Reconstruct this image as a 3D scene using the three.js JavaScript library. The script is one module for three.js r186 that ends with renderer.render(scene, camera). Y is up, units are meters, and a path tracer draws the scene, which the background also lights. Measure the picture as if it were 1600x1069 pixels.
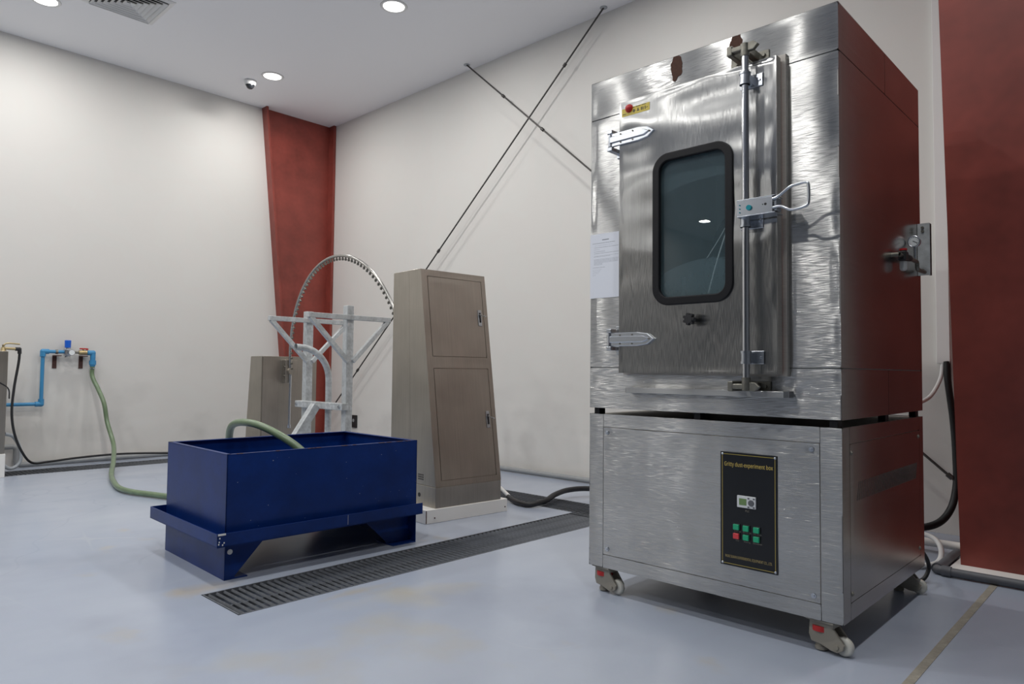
import * as THREE from 'three';
import { RoundedBoxGeometry } from 'three/addons/geometries/RoundedBoxGeometry.js';
import { mergeGeometries } from 'three/addons/utils/BufferGeometryUtils.js';
import { ImprovedNoise } from 'three/addons/math/ImprovedNoise.js';
import { RectAreaLightUniformsLib } from 'three/addons/lights/RectAreaLightUniformsLib.js';

// ---------------------------------------------------------------- camera, sky, lights, exposure
const scene = new THREE.Scene();
const EYE = [0, 0.88, 0];
const camera = new THREE.PerspectiveCamera(52.113, 1600 / 1069, 0.05, 60);
camera.position.set(...EYE);
camera.up.set(0.02127585, 0.99906495, 0.03763716);
camera.lookAt(EYE[0] - 0.68740629, EYE[1] + 0.04195359, EYE[2] - 0.72506034);
scene.background = new THREE.Color(0x000000);
const renderer = new THREE.WebGLRenderer({ antialias: true });
renderer.toneMapping = THREE.LinearToneMapping;
renderer.toneMappingExposure = 1.24;
renderer.shadowMap.enabled = true;
RectAreaLightUniformsLib.init();
const LAMP = { radiance: 165, size: 0.165, colour: new THREE.Color().setRGB(1.0, 0.985, 0.955) };
const LAMP_X = [-6.46, -4.48, -2.5, -0.52], LAMP_Z = [-3.31, -1.38, 0.24, 1.86, 3.78, 5.7, 7.62];
const lampAt = (i, j) => j < 3 || (j === 3 && (i === 1 || i === 2)) || (j > 3 && i === 0);   // two bays; only one row runs on behind the camera

// ---------------------------------------------------------------- helpers
const V = (x, y, z) => new THREE.Vector3(x, y, z);
let seed = 7;
const rnd = () => { seed = (seed * 1664525 + 1013904223) >>> 0; return seed / 4294967296; };
const noise3 = new ImprovedNoise();
const N3 = (x, y, z) => noise3.noise(x + 100.3, y + 57.7, z + 31.1);
const fbm = (x, y, z, o = 4) => { let s = 0, a = 1, f = 1; for (let i = 0; i < o; i++) { s += a * N3(x * f, y * f, z + i * 9.7); a *= 0.5; f *= 2; } return s; };
const used = {};
const numbered = (n) => { const k = used[n] = (used[n] ?? -1) + 1; return k ? `${n}_${String(k).padStart(3, '0')}` : n; };
function uvBox(g) {                     // uv in metres, by the facing of each triangle
  const q = g.index ? g.toNonIndexed() : g;
  const p = q.attributes.position, n = q.attributes.normal, uv = new Float32Array(p.count * 2);
  for (let i = 0; i < p.count; i += 3) {
    let nx = 0, ny = 0, nz = 0;
    for (let k = 0; k < 3; k++) { nx += n.getX(i + k); ny += n.getY(i + k); nz += n.getZ(i + k); }
    nx = Math.abs(nx); ny = Math.abs(ny); nz = Math.abs(nz);
    for (let k = 0; k < 3; k++) {
      const x = p.getX(i + k), y = p.getY(i + k), z = p.getZ(i + k);
      const [a, b] = nx >= ny && nx >= nz ? [z, y] : nz >= ny ? [x, y] : [x, z];
      uv[(i + k) * 2] = a; uv[(i + k) * 2 + 1] = b;
    }
  }
  q.setAttribute('uv', new THREE.BufferAttribute(uv, 2));
  for (const k of Object.keys(q.attributes)) if (!['position', 'normal', 'uv'].includes(k)) q.deleteAttribute(k);
  q.morphAttributes = {};
  return q;
}
const join = (gs) => {
  gs = [gs].flat(Infinity); const own = gs.some((g) => g.userData.ownUv);           // a sheet brings its own uv and stays indexed
  const parts = gs.map((g) => { if (g.userData.ownUv) return g; const q = uvBox(g); if (own) q.setIndex([...Array(q.attributes.position.count).keys()]); return q; });
  return parts.length === 1 ? parts[0] : mergeGeometries(parts);
};
function obj(name, geos, mat, parent = scene) {
  const m = new THREE.Mesh(join(geos), mat);
  m.name = parent === scene ? numbered(name) : name;
  m.castShadow = m.receiveShadow = true;
  parent.add(m); return m;
}
function inst(name, geo, mat, parent, p = [0, 0, 0], rot = [0, 0, 0]) {      // shares an already prepared geometry
  const m = new THREE.Mesh(geo, mat); m.name = name; m.castShadow = m.receiveShadow = true;
  m.position.set(...p); m.rotation.set(...rot); parent.add(m); return m;
}
function tag(o, label, category, group) { o.userData.label = label; o.userData.category = category; if (group) o.userData.group = group; return o; }
function thing(name, label, category, [x, y, z] = [0, 0, 0], turn = 0, group) {
  const o = new THREE.Group(); o.name = numbered(name); o.position.set(x, y, z); o.rotation.y = turn; scene.add(o);
  return tag(o, label, category, group);
}
function struct(name, geos, mat, parent = scene) { const m = obj(name, geos, mat, parent); if (parent === scene) m.userData.kind = 'structure'; return m; }
const box = (x0, x1, y0, y1, z0, z1, r = 0) => {
  const w = x1 - x0, h = y1 - y0, d = z1 - z0;
  const g = r ? new RoundedBoxGeometry(w, h, d, 1, Math.min(r, w / 2.01, h / 2.01, d / 2.01)) : new THREE.BoxGeometry(w, h, d);
  return g.translate((x0 + x1) / 2, (y0 + y1) / 2, (z0 + z1) / 2);
};
const cyl = (a, b, r0, r1 = r0, n = 20) => {                               // a rod from a to b
  const A = V(...a), B = V(...b), d = B.clone().sub(A), L = d.length();
  const g = new THREE.CylinderGeometry(r1, r0, L, n);
  g.applyQuaternion(new THREE.Quaternion().setFromUnitVectors(V(0, 1, 0), d.normalize()));
  return g.translate((a[0] + b[0]) / 2, (a[1] + b[1]) / 2, (a[2] + b[2]) / 2);
};
const beam = (a, b, w, h = w) => {                                        // a square bar from a to b
  const A = V(...a), B = V(...b), d = B.clone().sub(A), L = d.length(), m = new THREE.Matrix4();
  m.lookAt(A, B, Math.abs(d.y) / L > 0.95 ? V(0, 0, 1) : V(0, 1, 0));
  return new RoundedBoxGeometry(w, h, L, 1, w * 0.08).applyMatrix4(m).translate((a[0] + b[0]) / 2, (a[1] + b[1]) / 2, (a[2] + b[2]) / 2);
};
const hose = (pts, r, seg = 90, n = 12) => new THREE.TubeGeometry(new THREE.CatmullRomCurve3(pts.map((p) => V(...p)), false, 'centripetal'), seg, r, n);
function bent(pts, r, R, n = 12) {                                        // straight runs with rounded corners
  const P = pts.map((p) => V(...p)), path = new THREE.CurvePath(); let at = P[0];
  for (let i = 1; i < P.length - 1; i++) {
    const a = P[i].clone().add(P[i - 1].clone().sub(P[i]).setLength(R)), b = P[i].clone().add(P[i + 1].clone().sub(P[i]).setLength(R));
    path.add(new THREE.LineCurve3(at, a)); path.add(new THREE.QuadraticBezierCurve3(a, P[i], b)); at = b;
  }
  path.add(new THREE.LineCurve3(at, P[P.length - 1]));
  return new THREE.TubeGeometry(path, 24 * pts.length, r, n);
}
const poly = (pts, depth, bevel = 0) => {
  const s = new THREE.Shape(pts.map((p) => new THREE.Vector2(...p)));
  return new THREE.ExtrudeGeometry(s, { depth, bevelEnabled: bevel > 0, bevelSize: bevel, bevelThickness: bevel, bevelSegments: 1, curveSegments: 10 });
};
const roundRect = (x0, x1, y0, y1, r, S = THREE.Shape) => {
  const s = new S(); s.moveTo(x0 + r, y0); s.lineTo(x1 - r, y0); s.absarc(x1 - r, y0 + r, r, -Math.PI / 2, 0); s.lineTo(x1, y1 - r);
  s.absarc(x1 - r, y1 - r, r, 0, Math.PI / 2); s.lineTo(x0 + r, y1); s.absarc(x0 + r, y1 - r, r, Math.PI / 2, Math.PI); s.lineTo(x0, y0 + r);
  s.absarc(x0 + r, y0 + r, r, Math.PI, Math.PI * 1.5); return s;
};
const lathe = (pts, n = 24) => new THREE.LatheGeometry(pts.map((p) => new THREE.Vector2(...p)), n);
const GRAIN = 0.0003;
// sheet metal that is never quite flat: a front face (towards +z) of many small faces, with returned edges
function sheet(x0, x1, y0, y1, t, o = {}) {
  const { amp = 0.001, fx = 3, fy = 3, s = 0, cell = 0.012, dimples = [], hole, fade = 0.03, brush, tilt = 0.17 } = o;   // brush: the sheet is brushed along 'x' or 'y', every fine line of the brushing a row of its own
  const nx = Math.max(4, Math.round((x1 - x0) / (brush === 'y' ? GRAIN : brush ? 0.012 : cell))), ny = Math.max(4, Math.round((y1 - y0) / (brush === 'x' ? GRAIN : cell)));
  const gauss = () => { let a = 0; for (let i = 0; i < 6; i++) a += rnd(); return (a - 3) * 1.41; };
  const line = []; if (brush) for (let k = 0; k <= Math.max(nx, ny); k++) line.push([gauss() * tilt * 1.2, rnd() * 6.28, 40 + rnd() * 80]);
  const lean = (i, j, x, y) => { if (!brush) return 0; const [a, p, q] = line[brush === 'x' ? j : i]; return a * Math.cos((brush === 'x' ? x : y) * q + p); };
  const sm = (v) => { v = Math.min(1, Math.max(0, v)); return v * v * (3 - 2 * v); };
  const h = (x, y) => {
    const e = sm(Math.min(x - x0, x1 - x) / fade) * sm(Math.min(y - y0, y1 - y) / fade);
    let d = amp * e * (N3(x * fx, y * fy, s) + 0.45 * N3(x * fx * 2.1, y * fy * 2.1, s + 5));
    for (const [a, b, k = 0.0012, w = 0.018] of dimples) d -= k * Math.exp(-((x - a) ** 2 + (y - b) ** 2) / (w * w));
    return t + d;
  };
  const pos = [], nor = [], idx = [], uvs = [];
  for (let j = 0; j <= ny; j++) for (let i = 0; i <= nx; i++) {
    const x = x0 + (x1 - x0) * i / nx, y = y0 + (y1 - y0) * j / ny, e = 0.002;
    pos.push(x, y, h(x, y)); uvs.push(x, y);
    const n = V(-(h(x + e, y) - h(x - e, y)) / (2 * e), -(h(x, y + e) - h(x, y - e)) / (2 * e), 1); n[brush === 'x' ? 'y' : 'x'] += lean(i, j, x, y); n.normalize(); nor.push(n.x, n.y, n.z);
  }
  for (let j = 0; j < ny; j++) for (let i = 0; i < nx; i++) {
    const cx = x0 + (x1 - x0) * (i + 0.5) / nx, cy = y0 + (y1 - y0) * (j + 0.5) / ny;
    if (hole && hole(cx, cy)) continue;
    const a = j * (nx + 1) + i; idx.push(a, a + 1, a + nx + 2, a, a + nx + 2, a + nx + 1);
  }
  const g = new THREE.BufferGeometry();
  g.setAttribute('position', new THREE.Float32BufferAttribute(pos, 3)); g.setAttribute('normal', new THREE.Float32BufferAttribute(nor, 3));
  g.setAttribute('uv', new THREE.Float32BufferAttribute(uvs, 2)); g.setIndex(idx); g.userData.ownUv = true;
  const rim = [box(x0, x0 + 0.001, y0, y1, 0, t), box(x1 - 0.001, x1, y0, y1, 0, t), box(x0, x1, y0, y0 + 0.001, 0, t), box(x0, x1, y1 - 0.001, y1, 0, t)];
  return [g, ...rim];
}
const move = (gs, m) => [gs].flat(Infinity).map((g) => g.applyMatrix4(m));
const T = (x, y, z) => new THREE.Matrix4().makeTranslation(x, y, z);

// ---------------------------------------------------------------- textures and materials
function dataTex(n, fn, srgb, rep = 1) {
  const d = new Uint8Array(n * n * 4);
  for (let y = 0; y < n; y++) for (let x = 0; x < n; x++) { const c = fn(x / n, y / n), i = (y * n + x) * 4; for (let k = 0; k < 3; k++) d[i + k] = Math.max(0, Math.min(255, Math.round(c[k] * 255))); d[i + 3] = 255; }
  const t = new THREE.DataTexture(d, n, n); t.wrapS = t.wrapT = THREE.RepeatWrapping; t.magFilter = THREE.LinearFilter; t.minFilter = THREE.LinearMipmapLinearFilter; t.generateMipmaps = true;
  if (srgb) t.colorSpace = THREE.SRGBColorSpace; t.repeat.set(rep, rep); t.needsUpdate = true; return t;
}
const again = (t, rep, rot = 0) => { const c = t.clone(); c.repeat.set(...[rep, rep].flat().slice(0, 2)); c.rotation = rot; c.needsUpdate = true; return c; };
const wrapN = (u, v, fu, fv, z) => {                                       // noise that repeats over the unit square
  const a = N3(u * fu, v * fv, z), b = N3((u - 1) * fu, v * fv, z), c = N3(u * fu, (v - 1) * fv, z), d = N3((u - 1) * fu, (v - 1) * fv, z);
  return (a * (1 - u) + b * u) * (1 - v) + (c * (1 - u) + d * u) * v;
};
const brushRough = dataTex(512, (u, v) => { const b = wrapN(u, v, 6, 190, 1) * 0.5 + wrapN(u, v, 3, 70, 4) * 0.5, c = wrapN(u, v, 3, 3, 8); const g = 0.85 + b * 0.12 + c * 0.14; return [g, g, g]; }, false);
const brushTone = dataTex(512, (u, v) => { const b = wrapN(u, v, 5, 170, 2) * 0.5 + wrapN(u, v, 2, 60, 6) * 0.5, c = wrapN(u, v, 3, 3, 11), e = wrapN(u, v, 9, 9, 13); const g = 0.91 + b * 0.07 + c * 0.07 + e * 0.03; return [g, g - 0.004, g - 0.012]; }, true);
const cloud = dataTex(256, (u, v) => { const g = 0.86 + 0.16 * wrapN(u, v, 4, 4, 3) + 0.1 * wrapN(u, v, 11, 11, 9) + 0.05 * wrapN(u, v, 40, 40, 2); return [g, g, g]; }, true);
const lin = (r, g, b) => new THREE.Color().setRGB(r, g, b);
const P = (o) => new THREE.MeshPhysicalMaterial(o);
const steel = (vertical, tone, rough, aniso, rep = 1.4) => P({
  color: tone, metalness: 1, roughness: rough, anisotropy: aniso, anisotropyRotation: vertical ? 0 : Math.PI / 2,
  map: again(brushTone, rep, vertical ? Math.PI / 2 : 0), roughnessMap: again(brushRough, rep, vertical ? Math.PI / 2 : 0),
});
const M = {
  steelAcross: steel(false, lin(0.55, 0.555, 0.555), 0.25, 1.0),
  steelUp: steel(true, lin(0.55, 0.555, 0.555), 0.25, 1.0),
  steelSide: steel(false, lin(0.53, 0.51, 0.495), 0.26, 0.8),
  steelDull: steel(true, lin(0.56, 0.52, 0.465), 0.5, 0.5),
  steelDullSide: steel(true, lin(0.56, 0.52, 0.46), 0.46, 0.5),
  archSteel: P({ color: lin(0.42, 0.41, 0.39), metalness: 1, roughness: 0.25 }),
  brushedTrim: P({ color: lin(0.52, 0.5, 0.47), metalness: 0.6, roughness: 0.5, map: again(brushTone, 2) }),
  chrome: P({ color: lin(0.72, 0.73, 0.75), metalness: 1, roughness: 0.12 }),
  zinc: P({ color: lin(0.6, 0.63, 0.67), metalness: 1, roughness: 0.24 }),
  castMetal: P({ color: lin(0.3, 0.29, 0.25), metalness: 0.85, roughness: 0.42, map: again(cloud, 9) }),
  galvanised: P({ color: lin(0.74, 0.77, 0.78), metalness: 0.3, roughness: 0.45, map: again(cloud, 5) }),
  rubber: P({ color: lin(0.008, 0.008, 0.01), roughness: 0.5, specularIntensity: 0.5 }),
  slot: P({ color: lin(0.08, 0.075, 0.072), metalness: 0.6, roughness: 0.4 }),
  black: P({ color: lin(0.015, 0.015, 0.017), roughness: 0.5 }),
  blackGloss: P({ color: lin(0.006, 0.008, 0.012), roughness: 0.2 }),
  glass: P({ color: lin(0.72, 0.8, 0.82), transmission: 1, thickness: 0, roughness: 0, ior: 1.5 }),
  dust: P({ color: lin(0.33, 0.41, 0.44), roughness: 0.9, transparent: true, opacity: 0.6, alphaMap: dataTex(256, (u, v) => {   // wiped clean between two arcs
    const top = 0.815 - 0.1 * (u - 0.85) ** 2, low = 0.266 - 0.17 * (u - 0.72) ** 2, e = 0.012, st = (x) => Math.min(1, Math.max(0, x / e + 0.5));
    const g = 0.44 + 0.16 * st(v - top) + 0.26 * st(low - v) + 0.06 * (1 - v) + 0.05 * wrapN(u, v, 5, 5, 3) + 0.05 * wrapN(u, v, 21, 13, 7); return [g, g, g]; }, false) }),
  inner: P({ color: lin(0.4, 0.43, 0.44), metalness: 0.3, roughness: 0.5 }),
  innerDark: P({ color: lin(0.1, 0.12, 0.13), metalness: 0.2, roughness: 0.5 }),
  redPaint: P({ color: lin(0.34, 0.066, 0.048), roughness: 0.42, map: again(cloud, 0.6) }),
  blue: P({ color: lin(0.003, 0.036, 0.22), roughness: 0.36, specularIntensity: 0.6, map: again(cloud, 1.2) }),
  white: P({ color: lin(0.78, 0.78, 0.77), roughness: 0.5 }),
  plinth: P({ color: lin(0.84, 0.83, 0.8), roughness: 0.5, }),
  greenHose: P({ color: lin(0.2, 0.29, 0.16), roughness: 0.35, clearcoat: 0.3, clearcoatRoughness: 0.3, map: again(cloud, 2.5) }),
  bluePipe: P({ color: lin(0.05, 0.26, 0.5), roughness: 0.38 }),
  blueKnob: P({ color: lin(0.01, 0.12, 0.62), roughness: 0.35 }),
  redLever: P({ color: lin(0.5, 0.02, 0.02), roughness: 0.4 }),
  rust: P({ color: lin(0.09, 0.035, 0.02), roughness: 0.85, map: again(cloud, 30) }),
  brownIron: P({ color: lin(0.07, 0.028, 0.022), roughness: 0.65 }),
  greyPipe: P({ color: lin(0.27, 0.28, 0.29), roughness: 0.5 }),
  darkPipe: P({ color: lin(0.11, 0.115, 0.13), roughness: 0.5 }),
  greyHose: P({ color: lin(0.42, 0.45, 0.48), roughness: 0.4 }),
  grateIron: P({ color: lin(0.22, 0.235, 0.26), metalness: 0.3, roughness: 0.5, map: again(cloud, 8) }),
  pit: P({ color: lin(0.02, 0.021, 0.024), roughness: 0.8 }),
  rod: P({ color: lin(0.12, 0.115, 0.11), metalness: 0.7, roughness: 0.45, map: again(cloud, 12) }),
  brass: P({ color: lin(0.5, 0.4, 0.22), metalness: 1, roughness: 0.35 }),
  casterGrey: P({ color: lin(0.27, 0.25, 0.21), roughness: 0.5 }),
  wheel: P({ color: lin(0.62, 0.61, 0.55), roughness: 0.45 }),
  gaugeFace: P({ color: lin(0.8, 0.83, 0.84), roughness: 0.4 }),
  clearBowl: P({ color: lin(0.9, 0.92, 0.92), transmission: 0.6, thickness: 0, roughness: 0.25 }),
  joint: P({ color: lin(0.4, 0.37, 0.31), roughness: 0.7, map: again(cloud, 6) }),
  glow: new THREE.MeshStandardMaterial({ color: 0xffffff, emissive: LAMP.colour, emissiveIntensity: 3.0, roughness: 0.5 }),
  buttonGreen: P({ color: lin(0.0, 0.36, 0.17), roughness: 0.3, clearcoat: 0.5 }),
  buttonRed: P({ color: lin(0.65, 0.04, 0.05), roughness: 0.3, clearcoat: 0.5 }),
  lcd: P({ color: lin(0.16, 0.26, 0.1), roughness: 0.25 }),
  plcWhite: P({ color: lin(0.7, 0.72, 0.74), roughness: 0.45 }),
  lens: P({ color: lin(0.02, 0.022, 0.026), roughness: 0.08 }),
  teal: P({ color: lin(0.02, 0.3, 0.36), roughness: 0.25, metalness: 0.4 }),
};

// ---------------------------------------------------------------- the room
const XL = -7.35, ZB = -4.53, H = 3.79, XR = 3.4, ZF = 10;
const wallTex = dataTex(1024, (u, v) => {                                    // 11 m by 11 m, v = height
  const y = v * 11, x = u * 11; let g = 0.985 + 0.012 * fbm(x * 0.8, y * 0.8, 3, 4);
  if (y < 1.2) { const k = Math.max(0, fbm(x * 2.2, y * 2.8, 17, 5) - 0.18) * (1.2 - y); g -= 0.09 * k; g += 0.03 * Math.max(0, fbm(x * 1.3, y * 5, 44, 4) - 0.1) * (1.2 - y); }
  return [g, g - 0.002, g - 0.006];
}, true, 1 / 11);
const wallMat = P({ color: lin(0.715, 0.70, 0.675), roughness: 0.62, map: wallTex });
const farMat = P({ color: lin(0.2, 0.215, 0.235), roughness: 0.6 });
const ceilMat = P({ color: lin(0.9, 0.905, 0.925), roughness: 0.75 });
const blotch = (x, z, cx, cz, rx, rz, a = 0) => { const c = Math.cos(a), s = Math.sin(a), dx = x - cx, dz = z - cz; const d = Math.hypot((dx * c + dz * s) / rx, (-dx * s + dz * c) / rz); return Math.max(0, 1 - d); };
const floorTex = dataTex(2048, (u, v) => {                                   // 10 m by 10 m, from (-8, -6)
  const x = u * 10 - 8, z = v * 10 - 6;
  const a = fbm(x * 0.9, z * 0.9, 1, 5), b = fbm(x * 6, z * 2.2, 5, 3);
  let c = [0.80 + 0.045 * a + 0.012 * b, 0.845 + 0.04 * a + 0.012 * b, 0.935 + 0.03 * a + 0.01 * b];
  const mix = (to, k) => { k = Math.min(1, Math.max(0, k)); c = c.map((q, i) => q + (to[i] - q) * k); };
  const n1 = fbm(x * 3.1, z * 3.1, 21, 5);
  const worn = blotch(x, z, -1.75, -1.35, 0.75, 0.55, 0.4) + 0.9 * blotch(x, z, -2.2, -1.75, 0.3, 0.7) + 0.6 * blotch(x, z, -2.15, -1.0, 0.35, 0.3);
  mix([0.87, 0.85, 0.80], Math.max(0, worn * 0.9 + n1 * 0.8 - 0.5) * 0.8);
  mix([0.86, 0.8, 0.72], Math.max(0, 1.2 * blotch(x, z, -2.83, -1.25, 0.1, 0.2, 0.3) + n1 * 0.9 - 0.5) * 0.5);
  mix([0.86, 0.82, 0.76], Math.max(0, 1.0 * blotch(x, z, -2.38, -1.6, 0.06, 0.5) + n1 * 0.7 - 0.5));
  mix([0.70, 0.74, 0.83], Math.max(0, fbm(x * 1.6, z * 1.6, 33, 5) - 0.28) * 0.7);
  const crack = Math.abs(N3(x * 0.9, z * 1.3, 70) + 0.25 * N3(x * 4, z * 4, 71)); if (x < -3.4) mix([0.6, 0.64, 0.72], Math.max(0, 1 - crack / 0.018) * 0.12);
  const scratch = Math.max(0, 1 - Math.abs(N3(x * 1.2 + z * 0.8, z * 1.6 - x * 0.3, 90)) / 0.008) * Math.max(0, N3(x * 2, z * 2, 91)); mix([0.92, 0.94, 0.98], scratch * 0.5);
  return c;
}, true);
floorTex.wrapS = floorTex.wrapT = THREE.MirroredRepeatWrapping; floorTex.repeat.set(0.1, 0.1); floorTex.offset.set(0.8, 0.6);
const floorMat = P({ color: lin(0.62, 0.61, 0.585), roughness: 0.24, map: floorTex });

const drainMain = [[-2.765, -1.175], [-2.445, -1.175], [-2.445, -3.78], [-5.2, -3.78], [-5.2, -3.485], [-2.765, -3.485]];
const drainLeft = [[-7.1, -0.6], [-6.79, -0.6], [-6.79, -4.4], [-7.1, -4.4]];
const fs = new THREE.Shape([[XL - 0.2, ZF + 0.2], [XR + 0.2, ZF + 0.2], [XR + 0.2, ZB - 0.2], [XL - 0.2, ZB - 0.2]].map((p) => new THREE.Vector2(p[0], -p[1])));
for (const d of [drainMain, drainLeft]) fs.holes.push(new THREE.Path(d.map((p) => new THREE.Vector2(p[0], -p[1]))));
const floor = struct('floor', new THREE.ExtrudeGeometry(fs, { depth: 0.2, bevelEnabled: false }).rotateX(-Math.PI / 2).translate(0, -0.2, 0), floorMat);
obj('drain_pit', [box(-2.85, -2.35, -0.24, -0.195, -3.9, -1.1), box(-5.3, -2.35, -0.24, -0.195, -3.9, -3.4), box(-7.2, -6.7, -0.24, -0.195, -4.5, -0.5)], M.pit, floor);
obj('joint_strip', box(-0.586, -0.56, -0.01, 0.0015, -3.62, 3.2), M.joint, floor);
struct('ceiling', box(XL - 0.2, XR + 0.2, H, H + 0.2, ZB - 0.2, ZF + 0.2), ceilMat);
struct('wall_left', box(XL - 0.2, XL, 0, H, ZB, ZF), wallMat);
struct('wall_back', box(XL - 0.2, XR + 0.2, 0, H, ZB - 0.2, ZB), wallMat);
struct('wall_right', box(XR, XR + 0.2, 0, H, ZB, ZF), farMat);
struct('wall_front', box(XL - 0.2, XR + 0.2, 0, H, ZF, ZF + 0.2), farMat);

// ---------------------------------------------------------------- downlights
const ringGeo = join(lathe([[0.083, 0], [0.088, -0.006], [0.104, -0.004], [0.108, 0.0], [0.083, 0]], 40)), discGeo = join(new THREE.CylinderGeometry(0.084, 0.084, 0.004, 40).translate(0, -0.001, 0));
const lampLabels = {
  '0,0': 'round recessed ceiling downlight beside the dome camera, nearest the red corner column',
  '1,0': 'round recessed ceiling downlight at the top, farthest right of the three in view',
  '0,1': 'round recessed ceiling downlight left of the square air diffuser',
};
LAMP_Z.forEach((z, j) => LAMP_X.forEach((x, i) => {
  if (!lampAt(i, j)) return;
  const known = lampLabels[`${i},${j}`];
  const t = thing('ceiling_downlight', known ?? 'round recessed ceiling downlight outside the picture, seen only as glints in the steel', 'downlight', [x, H, z], 0, known ? undefined : 'downlights outside the picture');
  inst('trim_ring', ringGeo, M.white, t); inst('diffuser', discGeo, M.glow, t);
  const L = new THREE.RectAreaLight(LAMP.colour, LAMP.radiance, LAMP.size, LAMP.size);
  L.name = 'downlight_light'; L.position.set(x, H - 0.012, z); L.lookAt(x, 0, z); L.rotation.set(-Math.PI / 2, 0, 0); scene.add(L);
}));

// ---------------------------------------------------------------- red steel columns
{
  const taper = (y, z0, z1) => z0 + (z1 - z0) * y / H;
  const slab = (x0, x1, zb, zt, th) => poly([[zb, 0], [zt, H], [zt - th, H], [zb - th, 0]].map(([a, b]) => [-a, b]), x1 - x0).rotateY(Math.PI / 2).translate(x0, 0, 0);
  const c = thing('steel_column', 'tapered red painted steel column in the far corner where the two white walls meet', 'column', [XL, 0, -4.1]);
  const put = (n, g) => obj(n, move(g, T(-c.position.x, 0, -c.position.z)), M.redPaint, c);
  put('flange', slab(XL + 0.001, XL + 0.11, -4.03, -3.65, 0.022));
  put('web', poly([[4.03, 0], [3.66, H], [4.51, H], [4.51, 0]].map(([a, b]) => [a, b]), 0.02).rotateY(Math.PI / 2).translate(XL + 0.001, 0, 0));
  put('flange', box(XL + 0.001, XL + 0.125, 0, H, -4.526, -4.495));
  put('weld_seam', box(XL + 0.02, XL + 0.025, 1.02, 1.03, -4.49, -4.12));
  const d = thing('steel_column', 'broad dark red steel column rising along the right edge, behind the stainless chamber', 'column', [-0.54, 0, -3.9]);
  const put2 = (n, g, m = M.redPaint) => obj(n, move(g, T(-d.position.x, 0, -d.position.z)), m, d);
  put2('flange', slab(-0.735, -0.345, -3.79, -3.40, 0.025));
  put2('web', poly([[3.81, 0], [3.43, H], [4.5, H], [4.5, 0]], 0.02).rotateY(Math.PI / 2).translate(-0.55, 0, 0));
  put2('flange', box(-0.735, -0.345, 0, H, -4.526, -4.5));
  put2('grout_base', box(-0.765, 0.9, 0, 0.014, -4.5, -3.66, 0.004), M.plinth);
}

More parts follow.
